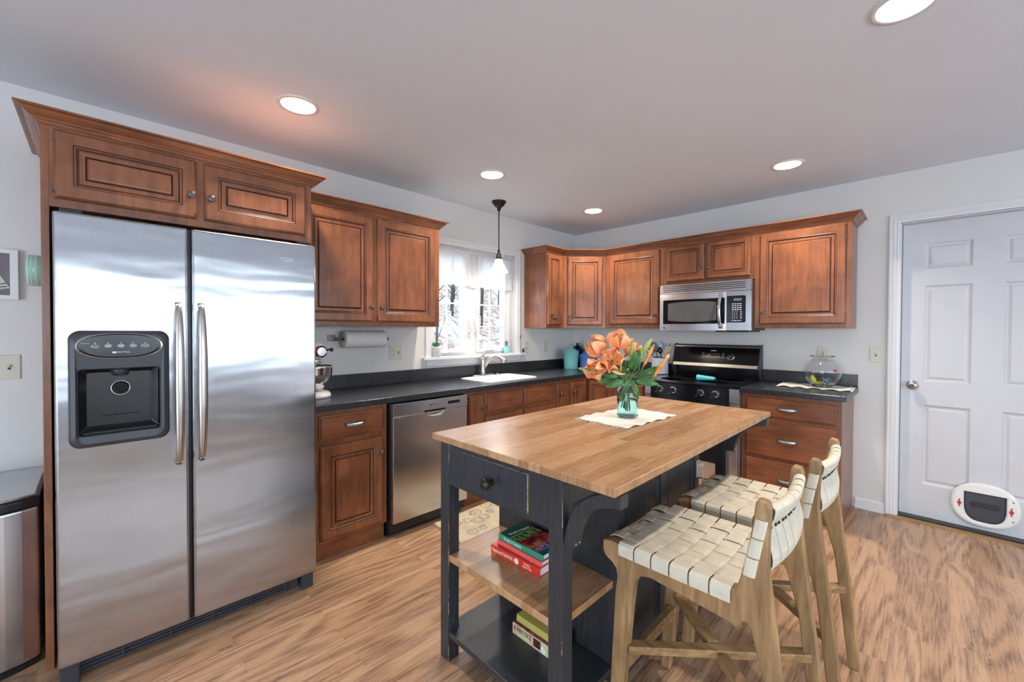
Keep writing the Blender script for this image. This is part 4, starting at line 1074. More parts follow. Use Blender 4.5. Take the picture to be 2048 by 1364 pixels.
def ex1(t, c, x0, y0, x1, y1, z, h):
    spine_text('Happiness IS BAKING', x0+.006, y0-.0004, z+h/2, .021, CREAM, c, .62)
    build(MB().lathe([(.0115, y0-.0006), (.0115, y0)], (x0+.142, 0, z+h/2), 24, 0, True, 'y'), 'spine_medallion', CREAM, c)
    spine_text('MAIDA', x0+.178, y0-.0004, z+h*.66, .011, CREAM, c); spine_text('HEATTER', x0+.174, y0-.0004, z+h*.33, .011, CREAM, c)
    for (a, b, d, e) in ((.03, .03, .075, .06), (.035, .062, .07, .028), (.16, .03, .19, .05), (.20, .012, .235, .02), (.085, .03, .14, .018)):
        build(MB().bar((x0+a, y0+b, z+h+.0004), (x0+d, y0+e, z+h+.0004), .004, .0008), 'cover_drawing', CREAM, c)
def ex2(t, c, x0, y0, x1, y1, z, h): pass
def ex3(t, c, x0, y0, x1, y1, z, h):
    SG = simple('spine_green', (.045, .30, .19), .3, var=.03); build(MB().box(x0+.0005, y0-.0004, z+.0005, x1-.0005, y0, z+h-.0005), 'spine', SG, c)
    spine_text('Simply in Season', x0+.030, y0-.0006, z+h/2, .019, PAPER, c, .78)
    text('Simply in Season', 'cover_lettering', PAPER, T3((x0+.040, y0+.02, z+h+.0004), (.10, 1, 0), (-1, .10, 0), (0, 0, 1)), .018, c, .0003, 'LEFT', .9)
    # produce photographed on the cover: peas, peppers, tomatoes, lilac
    def strip(a, b, mat): build(MB().box(x0+a, y0+.004, z+h, x0+b, y1-.004, z+h+.0005), 'cover_picture', mat, c)
    def food(nm, c1, c2, sc): 
        m, nt, p = nodes(nm); f = noise(nt, coords(nt, sc), 30, 2); L(nt, ramp(nt, f, [(.42, c1), (.58, c2)]), p.inputs['Base Color']); p.inputs['Roughness'].default_value = .25; return m
    strip(.062, .066, simple('lime', (.30, .60, .12), .3)); strip(.070, .108, food('pea_pods', (.02, .06, .01), (.28, .45, .08), (1, 2, 1))); strip(.112, .150, food('red_peppers', (.15, .005, .005), (.70, .03, .03), (1, .7, 1)))
    strip(.154, .186, food('tomatoes', (.25, .04, .01), (.85, .22, .09), (1, 1, 1))); strip(.188, .214, food('lilac', (.15, .05, .2), (.62, .42, .68), (3, 3, 3)))
book('red cookbook with spine lettering, bottom of the pile on the island shelf', 1.790, -2.955, 2.050, -2.790, SZ, .034, 0, simple('scarlet_cover', (.72, .045, .025), .3, var=.03), radians(1.5), ex1)
book('thin coral pink cookbook in the middle of the pile on the island shelf', 1.812, -2.940, 2.052, -2.792, SZ+.0345, .019, 0, simple('coral_cover', (.82, .14, .12), .35, var=.03), radians(-1), ex2)
book('green vegetable cookbook on top of the pile on the island shelf', 1.812, -2.934, 2.052, -2.790, SZ+.054, .023, 0, simple('green_cover', (.015, .13, .08), .22, var=.03, coat=.4), radians(0), ex3)
BZ = .1222
t = thing('game_box', 'cream and brown dice game box on the lower island shelf', 'box', (1.96, -2.85, BZ))
def game_side():
    m, nt, p = nodes('game_box_print'); f = noise(nt, coords(nt, (1, 1, 1)), 34, 3); L(nt, ramp(nt, f, [(.42, (.55, .60, .26)), (.50, (.72, .66, .40)), (.62, (.66, .40, .28))]), p.inputs['Base Color']); return m
bx = build(MB().box(1.872, -2.912, BZ, 2.085, -2.80, BZ+.050), 'carton', [game_side()], t, .0008)
BRN = simple('dark_brown_print', (.10, .03, .025), .4, var=.3, nscale=60)
build(MB().box(1.8725, -2.9125, BZ+.046, 2.0845, -2.80, BZ+.0503), 'lid_print', simple('maroon_print', (.22, .06, .07), .4, var=.4, nscale=50), bx)
spine_text('BUNNY DICE', 1.880, -2.9126, BZ+.028, .026, BRN, bx, .62)
build(MB().box(1.985, -2.9126, BZ+.008, 2.022, -2.912, BZ+.040), 'picture', BRN, bx)
build(MB().lathe([(.013, -2.9128), (.013, -2.912)], (2.035, 0, BZ+.016), 24, 0, True, 'y'), 'round_mark', PAPER, bx)
tag(build(MB().box(1.885, -2.902, BZ+.0508, 2.060, -2.800, BZ+.078), 'card_box', simple('mustard_card', (.58, .50, .13), .5, var=.05), bevel=.001, at=(1.97, -2.85, BZ+.0508)), 'plain yellow box lying on the dice game box', 'box')

# ------------------------------------------------------------ runner, jar and lilies
CLOTH = simple('ivory_woven_cloth', (.80, .78, .71), .9, var=.05, nscale=120)
def cloth_piece(name, label, c, ax, L_, W_, z, seed, amp=.004):
    t = thing(name, label, 'cloth', (c[0], c[1], z)); rnd = random.Random(seed); u = Vector((cos(ax), sin(ax), 0)); v = Vector((-sin(ax), cos(ax), 0))
    C = Vector((c[0], c[1], z)); m = MB(); nx, ny = 36, 22; G = []
    for i in range(nx+1):
        row = []
        for j in range(ny+1):
            a, b = i/nx-.5, j/ny-.5; edge = max(abs(a), abs(b))*2
            h = .0016 + amp*max(0, (edge-.72)/.28)**2*(.5+.5*sin(i*.8+seed)*cos(j*.9+seed*2)) + .0008*sin(i*.5)*sin(j*.4)
            p = C+u*(a*L_*(1+.02*sin(j*.7+seed)))+v*(b*W_*(1+.03*sin(i*.45+seed))); row.append(m.v((p.x, p.y, z+max(.0012, h))))
        G.append(row)
    for i in range(nx):
        for j in range(ny): m.f((G[i][j], G[i+1][j], G[i+1][j+1], G[i][j+1]), 0, True)
    o = build(m, 'fabric', CLOTH, t, solid=.0014)
    m = MB()
    for s_ in (-1, 1):
        for k in range(46):
            b = (k/45-.5)*W_*.98; p = C+u*(s_*L_*.5)+v*b; q = p+u*(s_*rnd.uniform(.008, .017))+v*rnd.uniform(-.005, .005)
            m.tube([(p.x, p.y, z+.003), ((p.x+q.x)/2, (p.y+q.y)/2, z+.004), (q.x, q.y, z+.0014)], .0009, 4)
    f = build(m, 'fringe', CLOTH, t); f['kind'] = 'stuff'
    return t
cloth_piece('table_runner', 'fringed ivory cloth mat under the jar of lilies on the island', (2.003, -2.262), radians(86), .43, .285, .9170, 3, .007)
cloth_piece('table_runner', 'fringed ivory cloth mat under the fish bowl on the black worktop', (2.428, -.215), radians(2), .44, .28, .915, 8, .010)
def lathe_glass(name, prof_out, prof_in, c, mat, parent, n=40):
    return build(MB().lathe(prof_out+prof_in[::-1], c, n, 0, True, 'z', None, True, True), name, mat, parent)
JX, JY, JZ = 2.008, -2.262, .9215
def jar():
    t = thing('mason_jar', 'aqua glass jar holding the orange lilies', 'jar', (JX, JY, JZ))
    out = [(.044, JZ), (.049, JZ+.005), (.0505, JZ+.015), (.0505, JZ+.118), (.048, JZ+.132), (.041, JZ+.144), (.0345, JZ+.150), (.034, JZ+.153), (.0365, JZ+.154), (.0365, JZ+.158), (.034, JZ+.160), (.034, JZ+.166), (.0355, JZ+.168), (.034, JZ+.176)]
    inn = [(.040, JZ+.008), (.0465, JZ+.013), (.0475, JZ+.020), (.0475, JZ+.117), (.045, JZ+.130), (.038, JZ+.142), (.0315, JZ+.150), (.031, JZ+.176)]
    lathe_glass('glass', out, inn, (JX, JY, 0), BLUEG, t)
    build(MB().lathe([(.040, JZ+.0082), (.0462, JZ+.0135), (.0472, JZ+.0205), (.0472, JZ+.085)], (JX, JY, 0), 40), 'water', simple('water', (.9, .97, 1), 0, var=0, trans=1, ior=1.2), t)
jar()
CR = Vector((.706, .708, 0)); CF = Vector((-.708, .706, 0))   # rightward and away from the seats' corner
def LP(r, z, d=0): return Vector((JX, JY, 0))+CR*r+CF*d+Vector((0, 0, z))
STEMG = simple('stem_green', (.10, .22, .05), .4, var=.1); LEAFG = simple('leaf_green', (.045, .16, .035), .35, var=.25, nscale=14, coat=.15); BUDG = simple('bud_green', (.30, .42, .08), .4, var=.15)
def petal_mat():
    m, nt, p = nodes('orange_petal'); f = noise(nt, coords(nt), 9, 3); L(nt, ramp(nt, f, [(.35, (.97, .36, .14)), (.65, (1.0, .54, .29))]), p.inputs['Base Color']); p.inputs['Roughness'].default_value = .45
    p.inputs['Subsurface Weight'].default_value = .15; p.inputs['Subsurface Radius'].default_value = (.02, .008, .004); p.inputs['Subsurface Scale'].default_value = .2; return m
PETAL = petal_mat(); ANTH = simple('dark_anther', (.05, .015, .01), .7); PALEB = simple('pale_bud', (.72, .58, .24), .45, var=.1); ORB = simple('orange_bud', (.80, .32, .08), .45, var=.2, nscale=30)
def basis(d):
    d = Vector(d).normalized(); a = d.cross(Vector((0, 0, 1))); a = a.normalized() if a.length > .05 else Vector((1, 0, 0)); return d, a, a.cross(d)
def strap(mb, base, d, side, ln, wd, curl, nu=8, thick=.0012, cup=.25, twist=0):
    # a leaf or petal: starts along d, bends towards -n by curl
    d = Vector(d).normalized(); side = Vector(side).normalized(); nn = side.cross(d).normalized(); p = Vector(base); rows = []; ang = 0
    for i in range(nu+1):
        s_ = i/nu; wl = wd*(sin(pi*min(1, s_*.93+.07))**.75)*.5
        if i == nu: wl = .0006
        dd = d*cos(ang)+nn*sin(ang); n2 = nn*cos(ang)-d*sin(ang)
        rows.append([p+side*(wl*q)+n2*(cup*wl*q*q)+n2*(sin(s_*9+q*3)*wd*.03) for q in (-1, -.5, 0, .5, 1)])
        p = p+dd*(ln/nu); ang += curl/nu*(.4+1.2*s_)
    R = [[mb.v(q) for q in r] for r in rows]
    for i in range(nu):
        for k in range(4): mb.f((R[i][k], R[i+1][k], R[i+1][k+1], R[i][k+1]), 0, True)
def bloom(pos, dirn, size, rot, label, opening=1.0, neck=None):
    t = thing('lily_bloom', label, 'flower', pos, 'orange lilies in the jar'); d, a, b = basis(dirn); pos = Vector(pos)
    for i in range(6):
        th = rot+2*pi*i/6+.1*sin(i*5); rad = a*cos(th)+b*sin(th); sd = d.cross(rad)
        inner = i % 2
        st = (d*(.62 if inner else .55)+rad*(.75*opening)).normalized()
        m = MB(); strap(m, pos-d*size*.25, st, sd, size*(1.38 if inner else 1.30), size*(.80 if inner else .60), -1.55*opening*(1.1 if inner else 1.25), 10, cup=.35)
        build(m, 'petal', PETAL, t, solid=.0011)
    for i in range(6):
        th = rot+.3+2*pi*i/6; rad = a*cos(th)+b*sin(th); m = MB(); e = pos+d*size*.62+rad*size*.27
        m.tube([pos-d*size*.2, pos+d*size*.25+rad*size*.08, e], .0010, 5); build(m, 'filament', BUDG, t)
        q = e; sdv = d.cross(rad); build(MB().tube([q-sdv*.0055, q, q+sdv*.0055], [.0011, .0018, .0011], 6), 'anther', ANTH, t)
    build(MB().tube([pos-d*size*.2, pos+d*size*.3, pos+d*size*.72], [.0014, .0013, .0022], 6), 'pistil', BUDG, t)
    nk = Vector(neck) if neck else LP(0, JZ+.17); foot = LP(random.uniform(-.02, .02), JZ+.03, random.uniform(-.025, .025))
    back = pos-d*size*.25; mid = back*.45+nk*.55-d*size*.35*.6; top = Vector((JX, JY, JZ+.165))+(nk-Vector((JX, JY, nk.z)))*.5
    build(MB().tube([back, back-d*size*.22, mid, top, top*.5+foot*.5, foot], [.0045, .0026, .0025, .0025, .0025, .0025], 7), 'stem', STEMG, t)
def bud(base, tip, r, mat, label, neck=None, opening=False, grp='lily buds in the jar'):
    t = thing('lily_bud', label, 'flower bud', base, grp); P = []; R = []; b0, e = Vector(base), Vector(tip)
    for s_, k in ((0, .35), (.15, .7), (.4, 1), (.65, .92), (.85, .6), (1, .12)): P.append(b0.lerp(e, s_)); R.append(r*k)
    build(MB().tube(P, R, 9), 'bud', mat, t)
    if opening:
        d, a, b = basis(e-b0)
        for i in range(4):
            th = i*1.57; rad = a*cos(th)+b*sin(th); m = MB(); strap(m, e-d*.018, d*.8+rad*.35, d.cross(rad), .034, .012, -1.3, 6); build(m, 'petal', PETAL, t, solid=.001)
    nk = Vector((JX, JY, JZ+.165)); d = (e-b0).normalized(); foot = LP(random.uniform(-.02, .02), JZ+.04, random.uniform(-.02, .02))
    build(MB().tube([b0, b0-d*.03, b0*.4+nk*.6, nk+CR*.008*random.uniform(-1, 1), nk*.5+foot*.5, foot], .0022, 7), 'stem', STEMG, t)
Z0 = .917
TC = -CF
bloom(LP(-.085, 1.192, -.03), TC*.9+CR*-.15+Vector((0, 0, .30)), .088, .3, 'large orange lily facing forward in the middle of the bouquet')
bloom(LP(-.045, 1.268, .01), TC*.4+CR*-.05+Vector((0, 0, .8)), .082, .9, 'topmost orange lily of the bouquet, opening upward')
bloom(LP(-.125, 1.250, .03), TC*.2+CR*-.8+Vector((0, 0, .5)), .080, .1, 'orange lily facing up and left at the upper left of the bouquet')
bloom(LP(-.148, 1.165, -.02), TC*.75+CR*-.7+Vector((0, 0, -.25)), .080, .6, 'orange lily nodding down at the lower left of the bouquet')
bloom(LP(.018, 1.235, .05), TC*.1+CR*.5+Vector((0, 0, .6)), .070, .2, 'orange lily half hidden behind the green buds')
bud(LP(.010, 1.205, -.02), LP(.016, 1.290, -.02), .0095, BUDG, 'upright green lily bud beside the topmost bloom')
bud(LP(.055, 1.180, -.01), LP(.062, 1.262, -.01), .0105, BUDG, 'second upright green lily bud, right of the bouquet middle')
bud(LP(.072, 1.225, .02), LP(.125, 1.305, .02), .0110, BUDG, 'tall green lily bud leaning right at the top of the bouquet')
bud(LP(.075, 1.165, .0), LP(.128, 1.275, .0), .0100, ORB, 'slim orange lily bud leaning right below the tall green bud')
bud(LP(.120, 1.120, -.02), LP(.185, 1.215, -.02), .0115, ORB, 'opening orange lily bud at the far right of the bouquet', opening=True)
bud(LP(-.165, 1.145, -.01), LP(-.245, 1.158, -.01), .0095, BUDG, 'green lily bud pointing left at the far left of the bouquet')
bud(LP(-.025, 1.135, -.04), LP(-.090, 1.150, -.05), .0125, PALEB, 'pale cream lily bud below the middle bloom')
def foliage():
    t = thing('lily_leaves', 'dark green lily leaves spilling over the jar rim', 'leaves', LP(0, JZ+.17)); rnd = random.Random(5)
    L_ = [(-.02, 1.10, -.03, -.9, -.2, .12), (.03, 1.10, -.03, .8, -.1, .11), (-.01, 1.14, -.03, -.6, .3, .11), (.05, 1.12, .0, .9, .35, .13), (.0, 1.16, -.02, .3, .8, .09), (-.04, 1.12, 0, -.9, .1, .10), (.02, 1.15, .02, .6, .6, .10), (-.05, 1.13, .03, -.4, .7, .10), (.04, 1.14, .03, .3, .8, .10), (.01, 1.105, -.035, .25, -.85, .10), (-.012, 1.105, -.038, -.25, -.9, .115), (.06, 1.14, -.02, .95, .05, .10), (-.03, 1.15, -.03, -.2, .8, .08), (.03, 1.17, -.03, .15, .95, .09), (.07, 1.10, .02, .9, .0, .09), (-.06, 1.10, .02, -.9, -.1, .09), (0, 1.12, .04, .2, .5, .1), (.03, 1.13, -.045, .5, .2, .09)]
    for r, z, d, dr, dz, ln in L_:
        b = LP(r, z, d); dv = CR*dr+Vector((0, 0, dz))+CF*(d*6+rnd.uniform(-.4, .1)); dv.normalize(); sd = dv.cross(TC if abs(dv.dot(TC)) < .8 else Vector((0, 0, 1))).normalized()
        m = MB(); strap(m, b, dv, sd, ln, rnd.uniform(.024, .036), rnd.choice([-.7, -.4, .5]), 9, cup=.3); build(m, 'leaf', LEAFG, t, solid=.0007)
foliage()

# ------------------------------------------------------------ things on the worktops and walls
def mixer():
    x, y, z = .27, -3.115, .9155; t = thing('stand_mixer', 'white stand mixer with steel bowl beside the refrigerator', 'mixer', (x, y, z)); W_ = simple('mixer_white', (.80, .79, .76), .15, var=0, coat=.5)
    P = [(x+.135*cos(a)*(1 if cos(a) > 0 else 1.3), y+.098*sin(a)) for a in [2*pi*i/32 for i in range(32)]]
    sc = lambda k, h: [(x-.02+(a-x+.02)*k, y+(b-y)*k, h) for a, b in P]
    build(MB().loft([sc(.97, z), sc(1, z+.006), sc(.99, z+.018), sc(.90, z+.030), sc(.45, z+.040)], 0, True, True, True, True), 'base', W_, t)
    build(MB().loft([[(x-.14+a*k+s_, y+b*k, h) for a, b in [(.045*cos(q), .05*sin(q)) for q in [2*pi*i/16 for i in range(16)]]] for k, s_, h in ((1.1, .0, z+.02), (.9, .0, z+.12), (.95, .01, z+.22), (1, .02, z+.27))], 0, True, True, True, True), 'column', W_, t)
    m = MB(); lo = []
    for s_, r in ((-.20, .02), (-.19, .045), (-.14, .062), (-.04, .067), (.06, .060), (.10, .050), (.12, .040)):
        lo.append([(x+s_, y+r*cos(a), z+.292+r*.82*sin(a)+(.01 if s_ < 0 else 0)) for a in [2*pi*i/24 for i in range(24)]])
    m.loft(lo, 0, True, True, True, True); hd = build(m, 'head', W_, t)
    build(MB().lathe([(.038, x+.119), (.038, x+.130), (.026, x+.136), (.026, x+.144)], (0, y, z+.290), 24, 0, True, 'x'), 'hub', CHROME, hd)
    build(MB().lathe([(.005, y+.035), (.005, y+.052), (.011, y+.058), (.013, y+.066), (.010, y+.074)], (x+.125, 0, z+.300), 16, 0, True, 'y'), 'hub_knob', BLKP, hd)
    build(MB().lathe([(.036, z+.240), (.040, z+.232), (.040, z+.214), (.030, z+.206), (.018, z+.200), (.018, z+.18)], (x+.02, y, 0), 24), 'beater_hub', CHROME, hd)
    build(MB().lathe([(.105, z+.195), (.109, z+.192), (.107, z+.186), (.104, z+.150), (.092, z+.105), (.066, z+.065), (.052, z+.056), (.050, z+.045), (.056, z+.038), (0.0001, z+.038)][:9]+[(.05, z+.06), (.063, z+.072), (.089, z+.107), (.101, z+.15), (.104, z+.19)], (x+.02, y, 0), 40, 0, True, 'z', None, False, True), 'bowl', CHROME, t)
mixer()
def paper_towel():
    t = thing('paper_towel_holder', 'white paper towel roll on a wall bracket under the left wall cabinet', 'paper towel', (.09, -2.69, 1.275)); y0, y1, x, z, r = -2.848, -2.540, .088, 1.272, .062
    build(MB().lathe([(.020, y0), (r-.002, y0), (r, y0+.003), (r, y1-.003), (r-.002, y1), (.020, y1)], (x, 0, z), 40, 0, True, 'y', None, False, False).lathe([(.020, y0), (.020, y1)], (x, 0, z), 24, 0, True, 'y', None, False, False), 'paper_roll', PAPER, t)
    build(MB().tube([(x, -2.870, z), (x, -2.518, z)], .007, 10).lathe([(.009, -2.520), (.013, -2.516), (.013, -2.506), (.009, -2.502)], (x, 0, z), 14, 0, True, 'y'), 'rod', BLKP, t)
    build(MB().box(.001, -2.925, z-.015, .010, -2.870, z+.030).box(.004, -2.876, z-.012, x+.012, -2.870, z+.012), 'bracket', PEWTER, t, .001)
paper_towel()
def wall_plate(label, F, u, z, kinds, cat='electrical outlet', name='wall_outlet'):
    n = len(kinds); w = .070 if n == 1 else .116; h = .115; c = F @ Vector((u, .003, z))
    t = thing(name, label, cat, c, 'wall plates'); P = rrect(u-w/2, z-h/2, u+w/2, z+h/2, .004, 3, .0005)
    build(MB(F).loft([P, [(a, .003, c_) for a, _, c_ in P], [(u+(a-u)*.95, .0055, z+(c_-z)*.97) for a, _, c_ in P]]), 'plate', IVORY, t)
    for i, k in enumerate(kinds):
        uu = u + (0 if n == 1 else (-.023 if i == 0 else .023))
        if k == 'outlet':
            for s_ in (-1, 1):
                zz = z+s_*.0195
                Q = [(uu+.0165*cos(a), .0055, zz+.0150*sin(a)*(.85 if abs(sin(a)) > .8 else 1)) for a in [2*pi*q/20 for q in range(20)]]
                r_ = build(MB(F).loft([Q, [(a, .0072, c_) for a, _, c_ in Q]]), 'receptacle', IVORY, t)
                m = MB(F); m.box(uu-.0072, .0070, zz-.001, uu-.0052, .0075, zz+.007); m.box(uu+.0052, .0070, zz, uu+.0072, .0075, zz+.006); m.lathe([(.0024, .0070), (.0024, .0075)], (uu, 0, zz-.0065), 10, 0, True, 'y'); build(m, 'slots', BLKP, r_)
        elif k == 'gfci':
            r_ = build(MB(F).box(uu-.0165, .005, z-.033, uu+.0165, .0078, z+.033), 'receptacle', IVORY, t, .001); m = MB(F)
            for s_ in (-1, 1):
                zz = z+s_*.020; m.box(uu-.0072, .0077, zz-.001, uu-.0052, .0082, zz+.007); m.box(uu+.0052, .0077, zz, uu+.0072, .0082, zz+.006); m.lathe([(.0024, .0077), (.0024, .0082)], (uu, 0, zz-.0065), 10, 0, True, 'y')
            m.box(uu-.006, .0077, z-.005, uu+.006, .0085, z-.001); m.box(uu-.006, .0077, z+.001, uu+.006, .0085, z+.005); build(m, 'slots', BLKP, r_)
        else:
            build(MB(F).box(uu-.005, .0050, z-.012, uu+.005, .0060, z+.012), 'slot', DGREY, t); build(MB(F).bar((uu, .004, z+.001), (uu, .016, z+.008), .008, .009), 'toggle', IVORY, t, .001)
        m = MB(F)
        for s_ in ((-1, 1) if k == 'switch' else ((-1, 1) if k == 'gfci' else (0,))): m.lathe([(.0028, .0052), (.0028, .0064)], (uu, 0, z+s_*(.030 if k == 'switch' else .048)), 10, 0, True, 'y')
        build(m, 'screw', IVORY, t)
XW, YN = WX(0), WY(0)
wall_plate('ivory double plate with outlet and switch below the left wall cabinet', XW, -2.390, 1.159, ['outlet', 'switch'])
wall_plate('ivory switch plate just right of the sink window', XW, -.868, 1.159, ['switch'], 'light switch', 'light_switch')
wall_plate('ivory outlet between the sink window and the corner', XW, -.549, 1.159, ['outlet'])
wall_plate('ivory outlet behind the dark blue canister', YN, .112, 1.163, ['gfci'])
wall_plate('ivory outlet on the wall behind the fish bowl', YN, 2.444, 1.165, ['gfci'])
wall_plate('ivory switch plate beside the white door', YN, 2.764, 1.169, ['switch'], 'light switch', 'light_switch')
wall_plate('ivory switch plate at the left edge, below the framed picture', XW, -4.399, 1.160, ['switch', 'switch'], 'light switch', 'light_switch')
def canister(label, x, y, r, h, col, lid):
    z = .9155; t = thing('canister', label, 'canister', (x, y, z), 'ceramic canisters'); C = simple('glaze_'+lid, col, .12, var=.02, coat=.5); c = (x, y, 0)
    build(MB().lathe([(r*.84, z), (r*.86, z+.004), (r*.90, z+h*.4), (r*.985, z+h*.93), (r, z+h*.94), (r, z+h*.99), (r*.94, z+h)], c, 40), 'body', C, t)
    build(MB().lathe([(r*.90, z+h+.0005), (r*1.03, z+h+.002), (r*1.04, z+h+.008), (r*.98, z+h+.012), (r*.70, z+h+.032), (r*.30, z+h+.052), (r*.18, z+h+.056), (r*.17, z+h+.062), (r*.24, z+h+.068), (r*.25, z+h+.075), (r*.10, z+h+.079)], c, 40), 'lid', C, t)
canister('tall turquoise ceramic canister with pointed lid in the corner', .222, -.372, .088, .180, (.20, .52, .53), 'turquoise')
canister('dark navy ceramic canister at the back of the corner', .118, -.108, .078, .200, (.008, .010, .07), 'navy')
canister('shorter bright blue ceramic canister right of the turquoise one', .297, -.192, .080, .130, (.10, .24, .62), 'blue')
def crock():
    x, y, z, r, h = 1.160, -.165, .9155, .080, .165; t = thing('utensil_crock', 'white enamel crock of kitchen utensils left of the range', 'crock', (x, y, z)); c = (x, y, 0)
    build(MB().lathe([(r*.93, z), (r, z+.008), (r, z+h-.004), (r+.002, z+h), (r-.002, z+h), (r-.004, z+h-.01), (r-.006, z+.012), (.01, z+.010)], c, 40, 0, True), 'pot', simple('white_enamel', (.80, .83, .88), .15, var=.01, coat=.4), t)
    build(MB().lathe([(r+.0005, z+.001), (r+.0012, z+.004), (r+.0005, z+.007)], c, 40, 0, True, 'z', None, False, False).lathe([(r+.0015, z+h-.005), (r+.0035, z+h), (r+.001, z+h+.004), (r-.003, z+h)], c, 40, 0, True, 'z', None, False, False), 'rim', BLKP, t)
    R = Vector((.68, .73, 0))
    def at(r_, z_, d=0): return Vector((x, y, z+z_))+R*r_+Vector((.7, -.7, 0))*d
    def util(name, label, a, b, mat, head):
        u = thing(name, label, 'utensil', a, 'utensils in the crock'); d = (b-a).normalized(); build(MB().tube([a, b], [.005, .004], 8), 'handle', mat, u); head(u, b, d, mat)
    def paddle(w, l, slots=0):
        def f(u, b, d, mat):
            s = R; n = d.cross(s).normalized(); m = MB()
            if slots:
                for k in range(slots+1):
                    q = b+s*(w*(k/slots-.5)); m.tube([q, q+d*l], [.0028, .0028], 6)
                m.bar(b-s*w*.5, b+s*w*.5, .005, .012); m.bar(b+d*l-s*w*.5, b+d*l+s*w*.5, .005, .012)
            else:
                m.loft([[b+s*(w*k*.5)*c_+n*(.002*e) for c_, e in ((-1, -1), (1, -1), (1, 1), (-1, 1))] if 0 else [tuple(b+d*l*h_+s*(w*k*.5*c_)+n*(.0022*e)) for c_, e in ((-1, -1), (1, -1), (1, 1), (-1, 1))] for h_, k in ((0, .35), (.12, .8), (.5, 1), (.9, .95), (1, .75))])
            build(m, 'head', mat, u)
        return f
    def spoon(w, l):
        def f(u, b, d, mat):
            s = R; n = d.cross(s).normalized(); lo = []
            for h_ in (0, .1, .25, .45, .65, .85, 1):
                k = max(.12, sin(pi*(h_*.85+.1))); lo.append([tuple(b+d*l*h_+s*(w*.5*k*q)+n*(.012*k*(q*q-1)+e)) for q, e in ((-1, 0), (-.6, 0), (0, 0), (.6, 0), (1, 0), (.6, .002), (0, .002), (-.6, .002))])
            build(MB().loft(lo, 0, True, True, True, True), 'head', mat, u)
        return f
    util('slotted_turner', 'black slotted turner standing in the utensil crock', at(.01, .02, .02), at(-.050, .225, .02), BLKP, paddle(.060, .085, 6))
    util('ladle', 'steel ladle standing in the utensil crock', at(-.01, .02, .04), at(-.090, .185, .03), CHROME, spoon(.070, .075))
    util('serving_spoon', 'pale blue spoon standing in the utensil crock', at(0, .02, -.01), at(.005, .230, .0), simple('pale_blue_glaze', (.36, .50, .72), .2), spoon(.068, .090))
    util('wooden_spatula', 'pale wooden spatula leaning right in the utensil crock', at(-.02, .02, 0), at(.055, .195, .0), simple('pale_wood', (.60, .50, .34), .6, var=.1), paddle(.062, .085))
    util('black_spoon', 'black spoon in front of the others in the utensil crock', at(.02, .02, .05), at(-.010, .200, .045), BLKP, spoon(.055, .07))
    util('skewer', 'thin steel skewer leaning right in the utensil crock', at(-.04, .02, -.02), at(.105, .300, 0), CHROME, lambda *a: None)
crock()
